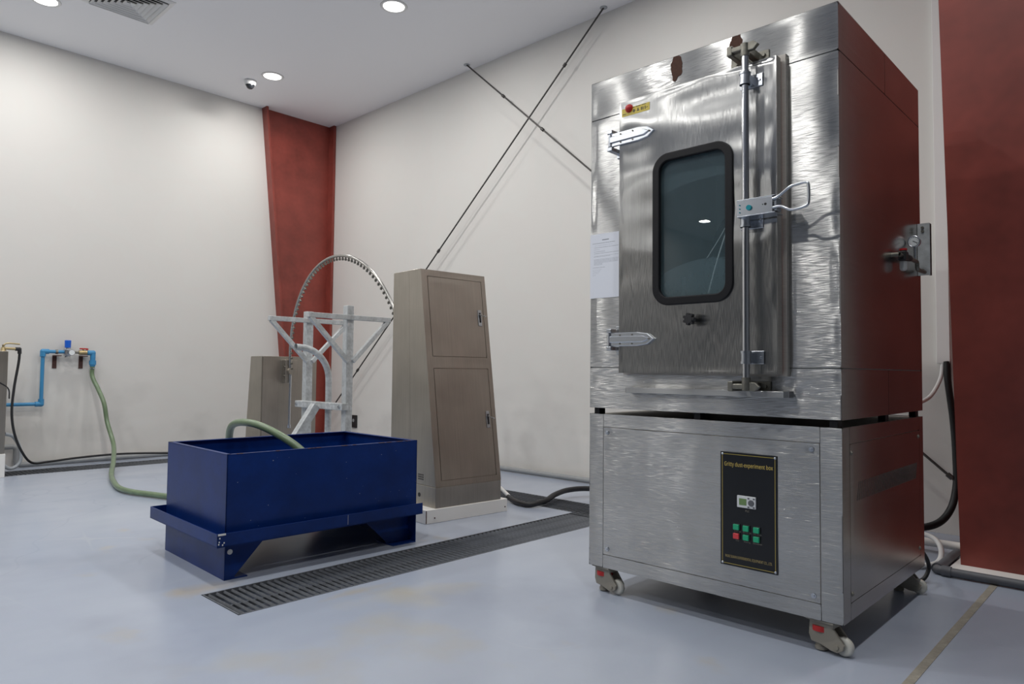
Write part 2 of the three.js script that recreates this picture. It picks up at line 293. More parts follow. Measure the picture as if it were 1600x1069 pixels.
// ---------------------------------------------------------------- gritty dust chamber
{
  const X0 = -1.738, X1 = -0.759, ZF0 = -2.30, ZR = -3.26;
  const t = thing('dust_test_chamber', 'tall stainless steel test chamber on casters with window door and black control panel', 'test chamber', [(X0 + X1) / 2, 0, (ZF0 + ZR) / 2]);
  const O = T(-t.position.x, 0, -t.position.z);
  const put = (n, g, m, p = t) => obj(n, move(g, O), m, p);
  const front = (x0, x1, y0, y1, o = {}) => move(sheet(x0, x1, y0, y1, 0.004, { brush: 'x', ...o }), T(0, 0, ZF0 - 0.004));
  const side = (z0, z1, y0, y1, o = {}) => move(sheet(-z1, -z0, y0, y1, 0.004, o), new THREE.Matrix4().makeRotationY(Math.PI / 2).setPosition(X1 - 0.004, 0, 0));
  const g = 0.0015;
  // lower cabinet
  put('base_body', [box(X0 + 0.002, X1 - 0.004, 0.107, 0.711, ZR + 0.002, ZF0 - 0.004)], M.steelDull);
  put('corner_post', [...front(X0, -1.671, 0.105, 0.713, { amp: 0.001, s: 2 }), ...move(box(X0, X0 + 0.003, 0.105, 0.713, ZF0 - 0.07, ZF0), T(0, 0, 0))], M.steelAcross);
  put('corner_post', front(-0.825, X1, 0.105, 0.713, { amp: 0.001, s: 4, fx: 4, fy: 2 }), M.steelAcross);
  put('corner_post', side(-2.369, ZF0, 0.105, 0.713, { amp: 0.0004, s: 6 }), M.steelSide);
  put('corner_post', side(ZR, -3.205, 0.105, 0.713, { amp: 0.0004, s: 7 }), M.steelSide);
  put('top_rail', front(-1.671 + g, -0.825 - g, 0.662, 0.713, { amp: 0.0012, s: 9, fx: 4, fy: 2, fade: 0.012 }), M.steelAcross);
  put('bottom_rail', front(-1.671 + g, -0.825 - g, 0.105, 0.156, { amp: 0.0012, s: 12, fx: 4, fy: 2, fade: 0.012 }), M.steelAcross);
  put('top_rail', side(-3.205 + g, -2.369 - g, 0.66, 0.713, { amp: 0.0004, s: 13 }), M.steelSide);
  put('bottom_rail', side(-3.205 + g, -2.369 - g, 0.105, 0.158, { amp: 0.0004, s: 14 }), M.steelSide);
  const bolts = [[-1.652, 0.64], [-0.853, 0.64], [-0.849, 0.178], [-1.65, 0.18]];
  const fp = put('front_panel', front(-1.669, -0.828, 0.158, 0.66, { amp: 0.0034, fx: 4.2, fy: 2.0, s: 21, dimples: bolts }), M.steelAcross);
  const boltGeo = () => [cyl([0, 0, 0], [0, 0, 0.003], 0.0085, 0.008), cyl([0, 0, 0.003], [0, 0, 0.006], 0.005, 0.004, 6)];
  for (const [x, y] of bolts) put('bolt', move(boltGeo(), T(x, y, ZF0 - 0.001)), M.zinc, fp);
  const sp = put('side_panel', side(-3.203, -2.371, 0.16, 0.658, { amp: 0.0008, fx: 2, fy: 1.5, s: 25 }), M.steelSide);
  for (const [z, y] of [[-2.385, 0.63], [-2.385, 0.185], [-3.19, 0.635], [-3.19, 0.19]]) put('bolt', move(boltGeo(), new THREE.Matrix4().makeRotationY(Math.PI / 2).setPosition(X1 - 0.002, y, z)), M.castMetal, sp);
  const slots = []; for (let i = 0; i < 40; i++) slots.push(box(-0.0024, 0.0024, -0.032, 0.032, 0, 0.0012).applyMatrix4(new THREE.Matrix4().makeRotationZ(-0.35)).applyMatrix4(new THREE.Matrix4().makeRotationY(Math.PI / 2).setPosition(X1 - 0.0002, 0.502, -3.15 + i * 0.018)));
  const vs = put('vent_slots', slots, M.slot, sp); vs.userData.kind = 'stuff';
  // spacers in the gap
  for (const [x, z] of [[-1.71, -2.33], [-1.262, -2.33], [-0.785, -2.325], [-0.785, -2.82], [-0.785, -3.23], [-1.71, -3.23], [-1.262, -3.23]]) put('spacer', box(x - 0.013, x + 0.013, 0.711, 0.738, z - 0.02, z + 0.02, 0.002), M.rubber);
  // upper box: hollow shell, then the skin of separate sheets
  const cav = [-1.62, -0.88, 0.92, 1.9, -3.16, -2.33];
  put('inner_shell', [box(X0 + 0.003, cav[0], 0.74, 2.073, ZR + 0.003, ZF0 - 0.005), box(cav[1], X1 - 0.005, 0.74, 2.073, ZR + 0.003, ZF0 - 0.005), box(cav[0], cav[1], 0.74, cav[2], ZR + 0.003, ZF0 - 0.005), box(cav[0], cav[1], cav[3], 2.073, ZR + 0.003, ZF0 - 0.005), box(cav[0], cav[1], cav[2], cav[3], ZR + 0.003, cav[4])], M.inner);
  put('blower_cover', [new THREE.CylinderGeometry(0.31, 0.31, 0.03, 64).rotateX(Math.PI / 2).translate(-1.33, 1.42, -3.14)], M.innerDark);
  put('dust_hopper', [lathe([[0.07, 0], [0.34, 0.2], [0.345, 0.2], [0.08, -0.004]], 48).translate(-1.28, 0.99, -2.78), cyl([-1.28, 0.92, -2.78], [-1.28, 1.0, -2.78], 0.075)], M.inner);
  put('wiper_arm', [hose([[-1.201, 1.291, -2.272], [-1.15, 1.36, -2.27], [-1.107, 1.43, -2.27]], 0.0014, 20, 6)], M.white);
  put('wiper_arm', [hose([[-1.196, 1.165, -2.272], [-1.165, 1.27, -2.272], [-1.11, 1.421, -2.27]], 0.0026, 20, 6)], M.white);
  put('bottom_plate', box(X0 + 0.02, X1 - 0.02, 0.7365, 0.742, ZR + 0.02, ZF0 - 0.02), M.black);
  put('top_panel', front(X0, X1, 1.9195, 2.076, { amp: 0.0018, fx: 3, fy: 3, s: 31 }), M.steelAcross);
  put('roof_panel', box(X0, X1, 2.073, 2.077, ZR, ZF0, 0.0015), M.steelAcross);
  put('front_panel', front(X0, -1.545, 0.9015, 1.9165, { amp: 0.0036, fx: 3, fy: 2.4, s: 36 }), M.steelAcross);
  put('front_panel', front(-0.94, X1, 0.9015, 1.9165, { amp: 0.004, fx: 3.2, fy: 2.2, s: 39 }), M.steelAcross);
  put('front_panel', front(X0, X1, 0.737, 0.8985, { amp: 0.0026, fx: 3, fy: 3, s: 43, dimples: [[-0.87, 0.82, 0.0025, 0.03]] }), M.steelAcross);
  put('side_panel', side(-2.7925, ZF0, 1.9195, 2.073, { amp: 0.0006, s: 46 }), M.steelSide);
  put('side_panel', side(ZR, -2.7955, 1.9195, 2.073, { amp: 0.0008, s: 47 }), M.steelSide);
  put('side_panel', side(ZR, ZF0, 0.9015, 1.9165, { amp: 0.001, fx: 1.4, fy: 1.1, s: 48 }), M.steelSide);
  put('side_panel', side(-2.7945, ZF0, 0.737, 0.8985, { amp: 0.0006, s: 50 }), M.steelSide);
  put('side_panel', side(ZR, -2.7975, 0.737, 0.8985, { amp: 0.0006, s: 52 }), M.steelSide);
  put('side_panel', box(X0, X0 + 0.003, 0.737, 2.075, ZR, ZF0 - 0.001), M.steelSide);
  put('back_panel', [box(X0, X1, 0.737, 2.075, ZR - 0.002, ZR + 0.003), box(X0, X1, 0.105, 0.713, ZR - 0.002, ZR + 0.003)], M.steelSide);
  // rust patches on the top panel
  for (const [cx, cy, rx, ry, s] of [[-1.337, 2.038, 0.028, 0.046, 3], [-1.104, 2.046, 0.027, 0.04, 8]]) {
    const pts = []; for (let k = 0; k < 44; k++) { const a = k / 44 * Math.PI * 2, q = 0.88 + 0.3 * N3(Math.cos(a) * 1.3, Math.sin(a) * 1.3, s) + 0.16 * N3(Math.cos(a) * 5, Math.sin(a) * 5, s + 3) + (a > 4.1 && a < 4.6 ? 0.3 : 0); pts.push([Math.min(cx + rx * q * Math.cos(a), 9), Math.min(cy + ry * q * Math.sin(a), 2.0745)]); }
    put('rust_patch', poly(pts, 0.0012, 0.0006).translate(0, 0, ZF0 - 0.0005), M.rust);
  }
  // door frame and door
  const DZ = -2.24, D = [-1.556, -0.935, 0.879, 1.9335];
  put('door_frame', [box(-1.565, -0.921, 0.872, 1.9, ZF0, ZF0 + 0.001), ...[[-1.565, -1.535, 0.872, 1.95], [-0.951, -0.921, 0.872, 1.95], [-1.535, -0.951, 0.872, 0.9], [-1.535, -0.951, 1.91, 1.95]].map(([a, b, c, d]) => box(a, b, c, d, ZF0 - 0.002, ZF0 + 0.016, 0.002))].slice(1), M.brushedTrim);
  put('door_seal', [[-1.55, -1.52, 0.885, 1.93], [-0.962, -0.938, 0.885, 1.93], [-1.52, -0.962, 0.885, 0.91], [-1.52, -0.962, 1.9, 1.93]].map(([a, b, c, d]) => box(a, b, c, d, ZF0 + 0.016, ZF0 + 0.026, 0.002)), M.redLever);
  const wh = [-1.388, -1.1, 1.142, 1.676];
  const inHole = (x, y) => { const r = 0.05, dx = Math.max(wh[0] + r - x, x - wh[1] + r, 0), dy = Math.max(wh[2] + r - y, y - wh[3] + r, 0); return Math.hypot(dx, dy) < r; };
  const skin = move(sheet(D[0], D[1], D[2], D[3], 0.034, { amp: 0.0062, fx: 2.0, fy: 3.6, s: 61, cell: 0.009, brush: 'y', tilt: 0.085, hole: inHole, fade: 0.02, dimples: [[-1.01, 1.38, 0.002, 0.04], [-1.5, 1.79, 0.0015, 0.05]] }), T(0, 0, DZ - 0.034));
  const door = put('door', skin, M.steelUp);
  put('door_edge', [box(D[0] - 0.0006, D[0] + 0.004, D[2], D[3], DZ - 0.034, DZ - 0.0005), box(D[1] - 0.004, D[1] + 0.0006, D[2], D[3], DZ - 0.034, DZ - 0.0005), box(D[0], D[1], D[2] - 0.0006, D[2] + 0.004, DZ - 0.034, DZ - 0.0005), box(D[0], D[1], D[3] - 0.004, D[3] + 0.0006, DZ - 0.034, DZ - 0.0005)], M.brushedTrim, door);
  put('door_back', (() => { const s = roundRect(D[0] + 0.004, D[1] - 0.004, D[2] + 0.004, D[3] - 0.004, 0.002); s.holes.push(roundRect(wh[0], wh[1], wh[2], wh[3], 0.05, THREE.Path)); return new THREE.ExtrudeGeometry(s, { depth: 0.028, bevelEnabled: false, curveSegments: 10 }).translate(0, 0, DZ - 0.035); })(), M.steelDull, door);
  { const s = roundRect(-1.4, -1.089, 1.131, 1.687, 0.062); s.holes.push(roundRect(-1.378, -1.111, 1.153, 1.665, 0.042, THREE.Path));
    put('window_gasket', new THREE.ExtrudeGeometry(s, { depth: 0.006, bevelEnabled: true, bevelSize: 0.004, bevelThickness: 0.005, bevelSegments: 3, curveSegments: 12 }).translate(0, 0, DZ - 0.003), M.rubber, door); }
  put('window_pane', new THREE.ShapeGeometry(roundRect(-1.385, -1.104, 1.146, 1.672, 0.045)).translate(0, 0, DZ - 0.012), M.glass, door);
  { const gq = new THREE.ShapeGeometry(roundRect(-1.385, -1.104, 1.146, 1.672, 0.045)).translate(0, 0, DZ - 0.0135), p = gq.attributes.position, uv = [];
    for (let i = 0; i < p.count; i++) uv.push((p.getX(i) + 1.385) / 0.281, (p.getY(i) - 1.146) / 0.526);
    gq.setAttribute('uv', new THREE.Float32BufferAttribute(uv, 2)); gq.applyMatrix4(O); inst('dust_film', gq, M.dust, door); }
  put('hand_knob', [cyl([-1.236, 1.07, DZ], [-1.236, 1.07, DZ + 0.026], 0.008), ...(() => { const a = [cyl([-1.236, 1.07, DZ + 0.024], [-1.236, 1.07, DZ + 0.042], 0.0165, 0.015)]; for (let k = 0; k < 7; k++) a.push(cyl([-1.236 + 0.0165 * Math.cos(k * 0.8976), 1.07 + 0.0165 * Math.sin(k * 0.8976), DZ + 0.025], [-1.236 + 0.0165 * Math.cos(k * 0.8976), 1.07 + 0.0165 * Math.sin(k * 0.8976), DZ + 0.041], 0.0062, 0.0055, 10)); return a; })()], M.black, door);
  put('warning_lamp', [lathe([[0, 0.014], [0.008, 0.013], [0.013, 0.008], [0.0145, 0]], 24).rotateX(Math.PI / 2).translate(-1.511, 1.9, DZ + 0.002), cyl([-1.511, 1.9, DZ], [-1.511, 1.9, DZ + 0.003], 0.0165)], M.redLever, door);
  const stick = document.createElement('canvas'); stick.width = 256; stick.height = 96;
  { const c = stick.getContext('2d'); c.fillStyle = '#cdb84e'; c.fillRect(0, 0, 256, 96); c.fillStyle = '#2a2410'; for (const [x, y, w, h] of [[60, 6, 60, 9], [130, 4, 44, 9], [184, 4, 40, 8], [108, 34, 12, 40], [100, 50, 30, 8], [146, 34, 10, 34], [140, 60, 24, 9], [178, 32, 9, 40], [192, 34, 9, 38], [212, 32, 8, 40], [224, 50, 16, 8], [6, 66, 34, 8]]) c.fillRect(x, y, w, h); }
  const stickTex = new THREE.CanvasTexture(stick); stickTex.colorSpace = THREE.SRGBColorSpace;
  { const gq = new THREE.BoxGeometry(0.125, 0.03, 0.0008); gq.translate(-1.482, 1.888, DZ + 0.0015); gq.applyMatrix4(O);
    const m = new THREE.Mesh(gq, [0, 1, 2, 3, 4, 5].map((k) => P({ color: k === 4 ? 0xffffff : 0xcdb84e, map: k === 4 ? stickTex : null, roughness: 0.35 }))); m.name = 'sticker'; m.castShadow = m.receiveShadow = true; door.add(m); m.userData.label = 'yellow sticker with dark characters'; }
  // hinges
  for (const [hy, dip] of [[1.79, 0], [1.007, 0]]) {
    const strap = poly([[-1.594, hy - 0.024], [-1.47, hy - 0.024], [-1.425, hy - 0.018], [-1.4, hy], [-1.425, hy + 0.018], [-1.47, hy + 0.024], [-1.594, hy + 0.024]], 0.006, 0.002).translate(0, 0, DZ + 0.001);
    const rib = poly([[-1.59, hy - 0.01], [-1.44, hy - 0.009], [-1.418, hy], [-1.44, hy + 0.009], [-1.59, hy + 0.01]], 0.006, 0.003).translate(0, 0, DZ + 0.006);
    const h = put('hinge', [strap, rib, cyl([-1.595, hy - 0.024, DZ + 0.002], [-1.595, hy + 0.024, DZ + 0.002], 0.012)], M.zinc);
    put('hinge_leaf', [box(-1.607, -1.562, hy - 0.055, hy + 0.055, ZF0, ZF0 + 0.006, 0.002), box(-1.607, -1.583, hy + 0.026, hy + 0.042, ZF0, DZ + 0.013, 0.003), box(-1.607, -1.583, hy - 0.042, hy - 0.026, ZF0, DZ + 0.013, 0.003)], M.zinc, h);
    for (const [x, y] of [[-1.545, 0.016], [-1.49, 0.017], [-1.545, -0.016], [-1.49, -0.017], [-1.416, 0]]) put('screw', cyl([x, hy + y, DZ + 0.007], [x, hy + y, DZ + (y ? 0.0115 : 0.0135)], 0.0038, 0.003, 8), M.castMetal, h);
  }
  // locking rod, its collars, keepers and handle
  const RX = -1.024, RZ = -2.2;
  const rod = put('lock_rod', [cyl([RX, 0.852, RZ], [RX, 1.955, RZ], 0.0115, 0.0115, 24)], M.chrome);
  for (const y of [1.866, 1.386, 0.934]) {
    const c = put('rod_collar', [cyl([RX, y - 0.021, RZ], [RX, y + 0.021, RZ], 0.0165, 0.0165, 24), cyl([RX, y + 0.014, RZ], [RX, y + 0.021, RZ], 0.0185, 0.0185, 24), cyl([RX, y - 0.021, RZ], [RX, y - 0.014, RZ], 0.0185, 0.0185, 24), box(RX - 0.014, RX + 0.014, y - 0.014, y + 0.014, DZ, RZ)], M.zinc);
    put('collar_plate', [box(RX - 0.034, RX + 0.045, y - 0.022, y + 0.022, DZ + 0.001, DZ + 0.005, 0.002), cyl([RX + 0.034, y, DZ + 0.004], [RX + 0.034, y, DZ + 0.009], 0.005, 0.004, 8), cyl([RX - 0.027, y, DZ + 0.004], [RX - 0.027, y, DZ + 0.009], 0.005, 0.004, 8)], M.zinc, c);
  }
  for (const [y, s] of [[1.972, 1], [0.838, -1]]) {
    const k = put('rod_keeper', [box(-1.12, -0.982, y - 0.017, y + 0.017, ZF0, ZF0 + 0.006, 0.002), cyl([-1.095, y - 0.003, ZF0], [-1.095, y - 0.003, ZF0 + 0.013], 0.007, 0.006, 8), cyl([-1.0, y, ZF0], [-1.0, y, ZF0 + 0.013], 0.007, 0.006, 8), box(-1.085, -1.065, y - 0.017, y + 0.017, ZF0, RZ + 0.012, 0.004), box(-1.04, -1.015, y - 0.015, y + 0.013, ZF0, RZ - 0.005, 0.003)], M.castMetal);
    put('cam', [cyl([RX, y - s * 0.03, RZ], [RX, y + s * 0.012, RZ], 0.0145, 0.0145), box(RX - 0.05, RX, y - 0.009, y + 0.009, RZ - 0.012, RZ + 0.011, 0.004), poly([[0, -0.012], [0.03, -0.013], [0.044, 0], [0.03, 0.012], [0, 0.012]], 0.012, 0.002).translate(RX, y, RZ - 0.008)], M.castMetal, k);
  }
  const hd = put('lock_handle', [box(RX - 0.014, -0.918, 1.396, 1.447, -2.168, -2.164, 0.001), box(RX - 0.014, -0.91, 1.447, 1.45, -2.226, -2.163, 0.001), box(RX - 0.014, -0.91, 1.393, 1.396, -2.226, -2.163, 0.001), box(-0.918, -0.908, 1.4, 1.443, -2.21, -2.172, 0.002)], M.zinc);
  put('grip_loop', new THREE.TubeGeometry((() => { const c = new THREE.CatmullRomCurve3([[-0.918, 1.437], [-0.9, 1.442], [-0.862, 1.466], [-0.845, 1.47], [-0.818, 1.472], [-0.808, 1.469], [-0.8055, 1.46], [-0.8055, 1.41], [-0.808, 1.402], [-0.82, 1.397], [-0.85, 1.393], [-0.863, 1.394], [-0.895, 1.41], [-0.918, 1.409]].map(([x, y]) => V(x, y, -2.165)), false, 'centripetal'); return c; })(), 120, 0.0046, 10), M.zinc, hd);
  put('key_cylinder', [cyl([-0.995, 1.42, -2.165], [-0.995, 1.42, -2.158], 0.0095, 0.0085), ...[0.432, 0.42, 0.408].map((y) => cyl([-1.027, 1 + y, -2.165], [-1.027, 1 + y, -2.161], 0.002, 0.002, 6))], M.teal, hd);
  put('indicator_holes', [cyl([-0.95, 1.424, -2.166], [-0.95, 1.424, -2.1635], 0.003, 0.003, 3), cyl([-0.941, 1.424, -2.166], [-0.941, 1.424, -2.1635], 0.0042, 0.0042, 12)], M.black, hd);
  // drip ledge
  put('drip_ledge', [poly([[-1.542, ZF0], [-1.542, ZF0 + 0.032], [-1.53, ZF0 + 0.046], [-0.925, ZF0 + 0.046], [-0.91, ZF0 + 0.032], [-0.91, ZF0]].map(([a, b]) => [a, -b]), 0.002).rotateX(-Math.PI / 2).translate(0, 0.822, 0), box(-1.532, -0.922, 0.803, 0.823, ZF0 + 0.044, ZF0 + 0.0465, 0.001), beam([-1.5415, 0.813, ZF0], [-1.5415, 0.813, ZF0 + 0.034], 0.0015, 0.02), beam([-1.5415, 0.813, ZF0 + 0.033], [-1.531, 0.813, ZF0 + 0.0455], 0.0015, 0.02), beam([-0.911, 0.813, ZF0], [-0.911, 0.813, ZF0 + 0.034], 0.0015, 0.02), beam([-0.911, 0.813, ZF0 + 0.033], [-0.923, 0.813, ZF0 + 0.0455], 0.0015, 0.02), ...[-1.45, -1.35, -1.25, -1.14].map((x) => cyl([x, 0.823, ZF0 + 0.03], [x, 0.826, ZF0 + 0.03], 0.005, 0.004, 8))], M.steelAcross);
  // control panel
  const cp = document.createElement('canvas'); cp.width = 800; cp.height = 1552;
  { const c = cp.getContext('2d'); c.fillStyle = '#080b11'; c.fillRect(0, 0, 800, 1552); c.strokeStyle = '#a8974a'; c.lineWidth = 8; c.strokeRect(28, 28, 744, 1496);
    c.fillStyle = '#d9bf62'; c.textAlign = 'center'; const fit = (s, y, w, px, f) => { c.font = `${f} ${px}px sans-serif`; const k = w / c.measureText(s).width; c.save(); c.translate(400, y); c.scale(k, 1); c.fillText(s, 0, 0); c.restore(); };
    fit('Gritty dust-experiment box', 190, 690, 76, 'normal'); c.fillStyle = '#b8a262'; fit('WUXI SUNAN EXPERIMENTAL EQUIPMENT CO., LTD.', 1442, 664, 50, 'normal');
    c.fillStyle = '#a39a86'; const lab = (s, x, y, px) => { c.font = `${px}px sans-serif`; c.fillText(s, x, y); };
    lab('PLC', 388, 790, 36); const R1 = [['Start up', 240], ['Power on', 378], ['Vibration', 524]], R2 = [['Stop', 240], ['Heating', 378], ['Blowdown', 524]];
    for (const [s, x] of R1) lab(s, x + 6, 1078, 27); for (const [s, x] of R2) lab(s, x + 6, 1202, 27); }
  const cpTex = new THREE.CanvasTexture(cp); cpTex.colorSpace = THREE.SRGBColorSpace; cpTex.anisotropy = 8;
  const PX0 = -1.164, PX1 = -0.963, PY0 = 0.219, PY1 = 0.608, PW = PX1 - PX0, PH = PY1 - PY0, PZ = ZF0 + 0.004;
  const cpanel = new THREE.Mesh(new THREE.BoxGeometry(PW, PH, 0.005).translate((PX0 + PX1) / 2, (PY0 + PY1) / 2, ZF0 + 0.0015).applyMatrix4(O), [0, 1, 2, 3, 4, 5].map((k) => k === 4 ? P({ map: cpTex, roughness: 0.3 }) : M.blackGloss));
  cpanel.name = 'control_panel'; cpanel.castShadow = cpanel.receiveShadow = true; t.add(cpanel);
  const at = (px, py) => [PX0 + px / 800 * PW, PY1 - py / 1552 * PH];
  for (const [px, py] of [[28, 28], [772, 28], [772, 1524], [28, 1524]]) { const [x, y] = at(px, py); put('screw', lathe([[0, 0.002], [0.003, 0.0015], [0.0042, 0]], 14).rotateX(Math.PI / 2).translate(x, y, PZ), M.zinc, cpanel); }
  { const [x0, y1] = at(252, 575), [x1, y0] = at(515, 735);
    put('controller', box(x0, x1, y0, y1, PZ - 0.001, PZ + 0.006, 0.0015), M.plcWhite, cpanel);
    put('screen', box(x0 + 0.008, x0 + 0.034, y0 + 0.009, y1 - 0.009, PZ + 0.004, PZ + 0.0068), M.lcd, cpanel);
    const kx = x1 - 0.0155, ky = (y0 + y1) / 2 - 0.001;
    put('round_key', [cyl([kx, ky, PZ + 0.005], [kx, ky, PZ + 0.009], 0.0105, 0.0098, 28)], M.darkPipe, cpanel);
    for (const [a, b] of [[-1, -1], [1, -1], [-1, 1], [1, 1]]) put('corner_key', box(kx + a * 0.0095 - 0.0032, kx + a * 0.0095 + 0.0032, ky + b * 0.0145 - 0.0022, ky + b * 0.0145 + 0.0022, PZ + 0.005, PZ + 0.0075, 0.0006), M.darkPipe, cpanel); }
  for (let r = 0; r < 2; r++) for (let k = 0; k < 3; k++) {
    const [x, y] = at([240, 378, 524][k], [1010, 1132][r]);
    const stop = r === 1 && k === 0;
    const b = put('push_button', [box(x - 0.0105, x + 0.0105, y - 0.0095, y + 0.0095, PZ, PZ + 0.01, 0.002)], stop ? M.buttonRed : M.buttonGreen, cpanel);
    if (stop) b.userData.label = 'red stop button';
    put('button_bezel', [box(x - 0.0125, x + 0.0125, y - 0.0115, y + 0.0115, PZ - 0.001, PZ + 0.003, 0.001)], M.black, b);
  }
  // air preparation unit on the side
  const ax = -0.733;
  const pl = put('air_unit', [box(X1, X1 + 0.045, 1.29, 1.502, -3.222, -3.218), box(X1 + 0.038, X1 + 0.045, 1.29, 1.502, -3.245, -3.22), box(X1, X1 + 0.004, 1.29, 1.502, -3.245, -3.222), box(ax - 0.014, ax + 0.014, 1.31, 1.345, -2.925, -2.885, 0.004), cyl([ax, 1.345, -2.905], [ax, 1.352, -2.905], 0.012), cyl([ax, 1.33, -2.99], [ax, 1.33, -2.95], 0.012), cyl([ax, 1.33, -3.05], [ax, 1.33, -2.92], 0.006)], M.black);
  put('bracket_bolts', [[1.485, 0.02], [1.47, 0.02], [1.31, 0.02]].map(([y, o]) => cyl([X1 + o, y, -3.22], [X1 + o, y, -3.21], 0.006, 0.006, 6)), M.castMetal, pl);
  put('bracket_plate', [box(X1 + 0.001, X1 + 0.0455, 1.289, 1.503, -3.2175, -3.2165)], M.galvanised, pl);
  put('dial_gauge', [new THREE.TorusGeometry(0.0205, 0.0028, 8, 32).translate(ax, 1.405, -3.055), cyl([ax, 1.405, -3.075], [ax, 1.405, -3.056], 0.021, 0.021, 28), cyl([ax, 1.33, -3.07], [ax, 1.39, -3.07], 0.005)], M.zinc, pl);
  put('gauge_face', [cyl([ax, 1.405, -3.056], [ax, 1.405, -3.0545], 0.0195, 0.0195, 28)], M.gaugeFace, pl);
  const ticks = [box(-0.0012, 0.0012, -0.004, 0.0145, -3.0544, -3.0536).applyMatrix4(new THREE.Matrix4().makeRotationZ(-2.1)).applyMatrix4(T(ax, 1.405, 0))];
  for (let k = 0; k <= 10; k++) { const a = -0.8 + k * 0.46; ticks.push(box(-0.0006, 0.0006, 0.0135, 0.0165, -3.0544, -3.0538).applyMatrix4(new THREE.Matrix4().makeRotationZ(a - 1.5)).applyMatrix4(T(ax, 1.405, 0))); }
  put('gauge_needle', ticks, M.black, pl);
  put('red_ring', [cyl([ax, 1.349, -2.905], [ax, 1.356, -2.905], 0.0135)], M.redLever, pl);
  put('filter_bowl', [lathe([[0, 0], [0.008, 0.001], [0.0125, 0.008], [0.013, 0.034], [0.0125, 0.036]], 24).translate(ax, 1.272, -2.905)], M.clearBowl, pl);
  put('fittings', [cyl([ax, 1.328, -2.885], [ax, 1.328, -2.845], 0.0065), cyl([ax, 1.328, -2.86], [ax, 1.328, -2.845], 0.009, 0.009, 6), cyl([ax, 1.328, -2.85], [X1, 1.328, -2.85], 0.008), bent([[ax, 1.33, -2.99], [ax, 1.33, -3.1], [ax, 1.3, -3.1], [ax + 0.003, 1.3, -3.2]], 0.008, 0.015)], M.castMetal, pl);
  // casters
  const prof = [[-0.038, 0.086], [-0.04, 0.05], [-0.033, 0.03], [0.0, 0.026], [0.03, 0.016], [0.05, 0.014], [0.066, 0.024], [0.07, 0.04], [0.05, 0.064], [0.032, 0.086]];
  const wheelG = () => lathe([[0.006, -0.012], [0.02, -0.0125], [0.025, -0.0105], [0.0285, -0.007], [0.03, 0], [0.0285, 0.007], [0.025, 0.0105], [0.02, 0.0125], [0.006, 0.012]], 32).rotateX(Math.PI / 2);
  for (const [x, z, a] of [[-0.83, -2.345, -0.12], [-1.683, -2.345, -0.12], [-0.83, -3.205, 0.15], [-1.683, -3.205, -0.3]]) {
    const m = new THREE.Matrix4().makeRotationY(a).setPosition(x, 0, z), w = (gs) => move(gs, m);
    const c = put('caster', w([poly(prof, 0.006, 0.002).translate(0, 0, 0.018), poly(prof, 0.006, 0.002).translate(0, 0, -0.024), box(-0.04, 0.04, 0.082, 0.098, -0.026, 0.026, 0.004), box(-0.045, 0.045, 0.098, 0.106, -0.04, 0.04, 0.002), cyl([0.048, 0.03, -0.03], [0.048, 0.03, 0.03], 0.007), cyl([-0.012, 0.012, 0], [-0.012, 0.03, 0], 0.019, 0.012)]), M.casterGrey);
    put('wheel', w(wheelG().translate(0.061, 0.0305, 0.0)), M.wheel, c);
    put('foot_pad', w(cyl([-0.012, 0.004, 0], [-0.012, 0.014, 0], 0.02, 0.02)), M.casterGrey, c);
    put('levelling_wheel', w([cyl([-0.01, 0.064, 0], [-0.01, 0.081, 0], 0.0325, 0.0325, 18)]), M.redLever, c);
  }
  // notice taped to the front, beside the door
  const nc = document.createElement('canvas'); nc.width = 512; nc.height = 1000;
  { const c = nc.getContext('2d'); c.fillStyle = '#e3e7f0'; c.fillRect(0, 0, 512, 1000); c.fillStyle = '#777b84'; c.fillRect(215, 92, 120, 12); const ln = (x, y, w, h, col) => { c.fillStyle = col; for (let q = x; q < x + w;) { const b = 8 + rnd() * 26; c.fillRect(q, y, Math.min(b, x + w - q), h); q += b + 5; } };
    ln(40, 142, 400, 7, '#8a8f99'); ln(80, 176, 320, 5, '#b3b8c2'); ln(70, 208, 430, 6, '#979ca6'); ln(70, 240, 100, 5, '#a4a9b3'); ln(65, 272, 200, 5, '#8f949e'); ln(70, 300, 440, 6, '#989da7'); ln(65, 352, 300, 5, '#9a9fa9'); ln(70, 340, 440, 5, '#b0b5bf'); for (let k = 0; k < 9; k++) ln(70, 392 + k * 11, k < 6 ? 430 : 150, 5, '#b4b9c3'); ln(50, 520, 220, 6, '#a0a5af'); for (let k = 0; k < 6; k++) ln(50, 550 + k * 13, 160 - k * 12, 4, '#c6cbd4'); ln(50, 640, 50, 5, '#b4b9c3'); }
  const ntex = new THREE.CanvasTexture(nc); ntex.colorSpace = THREE.SRGBColorSpace;
  const pap = new THREE.Mesh(new THREE.BoxGeometry(0.142, 0.262, 0.0008), [0, 1, 2, 3, 4, 5].map((k) => P({ color: k === 4 ? 0xffffff : 0xe3e7f0, map: k === 4 ? ntex : null, roughness: 0.7 })));
  pap.name = numbered('paper_notice'); pap.position.set(-1.667, 1.312, ZF0 + 0.0035); pap.castShadow = pap.receiveShadow = true; scene.add(pap);
  tag(pap, 'white paper notice with small grey print taped to the chamber front between the door hinges', 'notice');
}

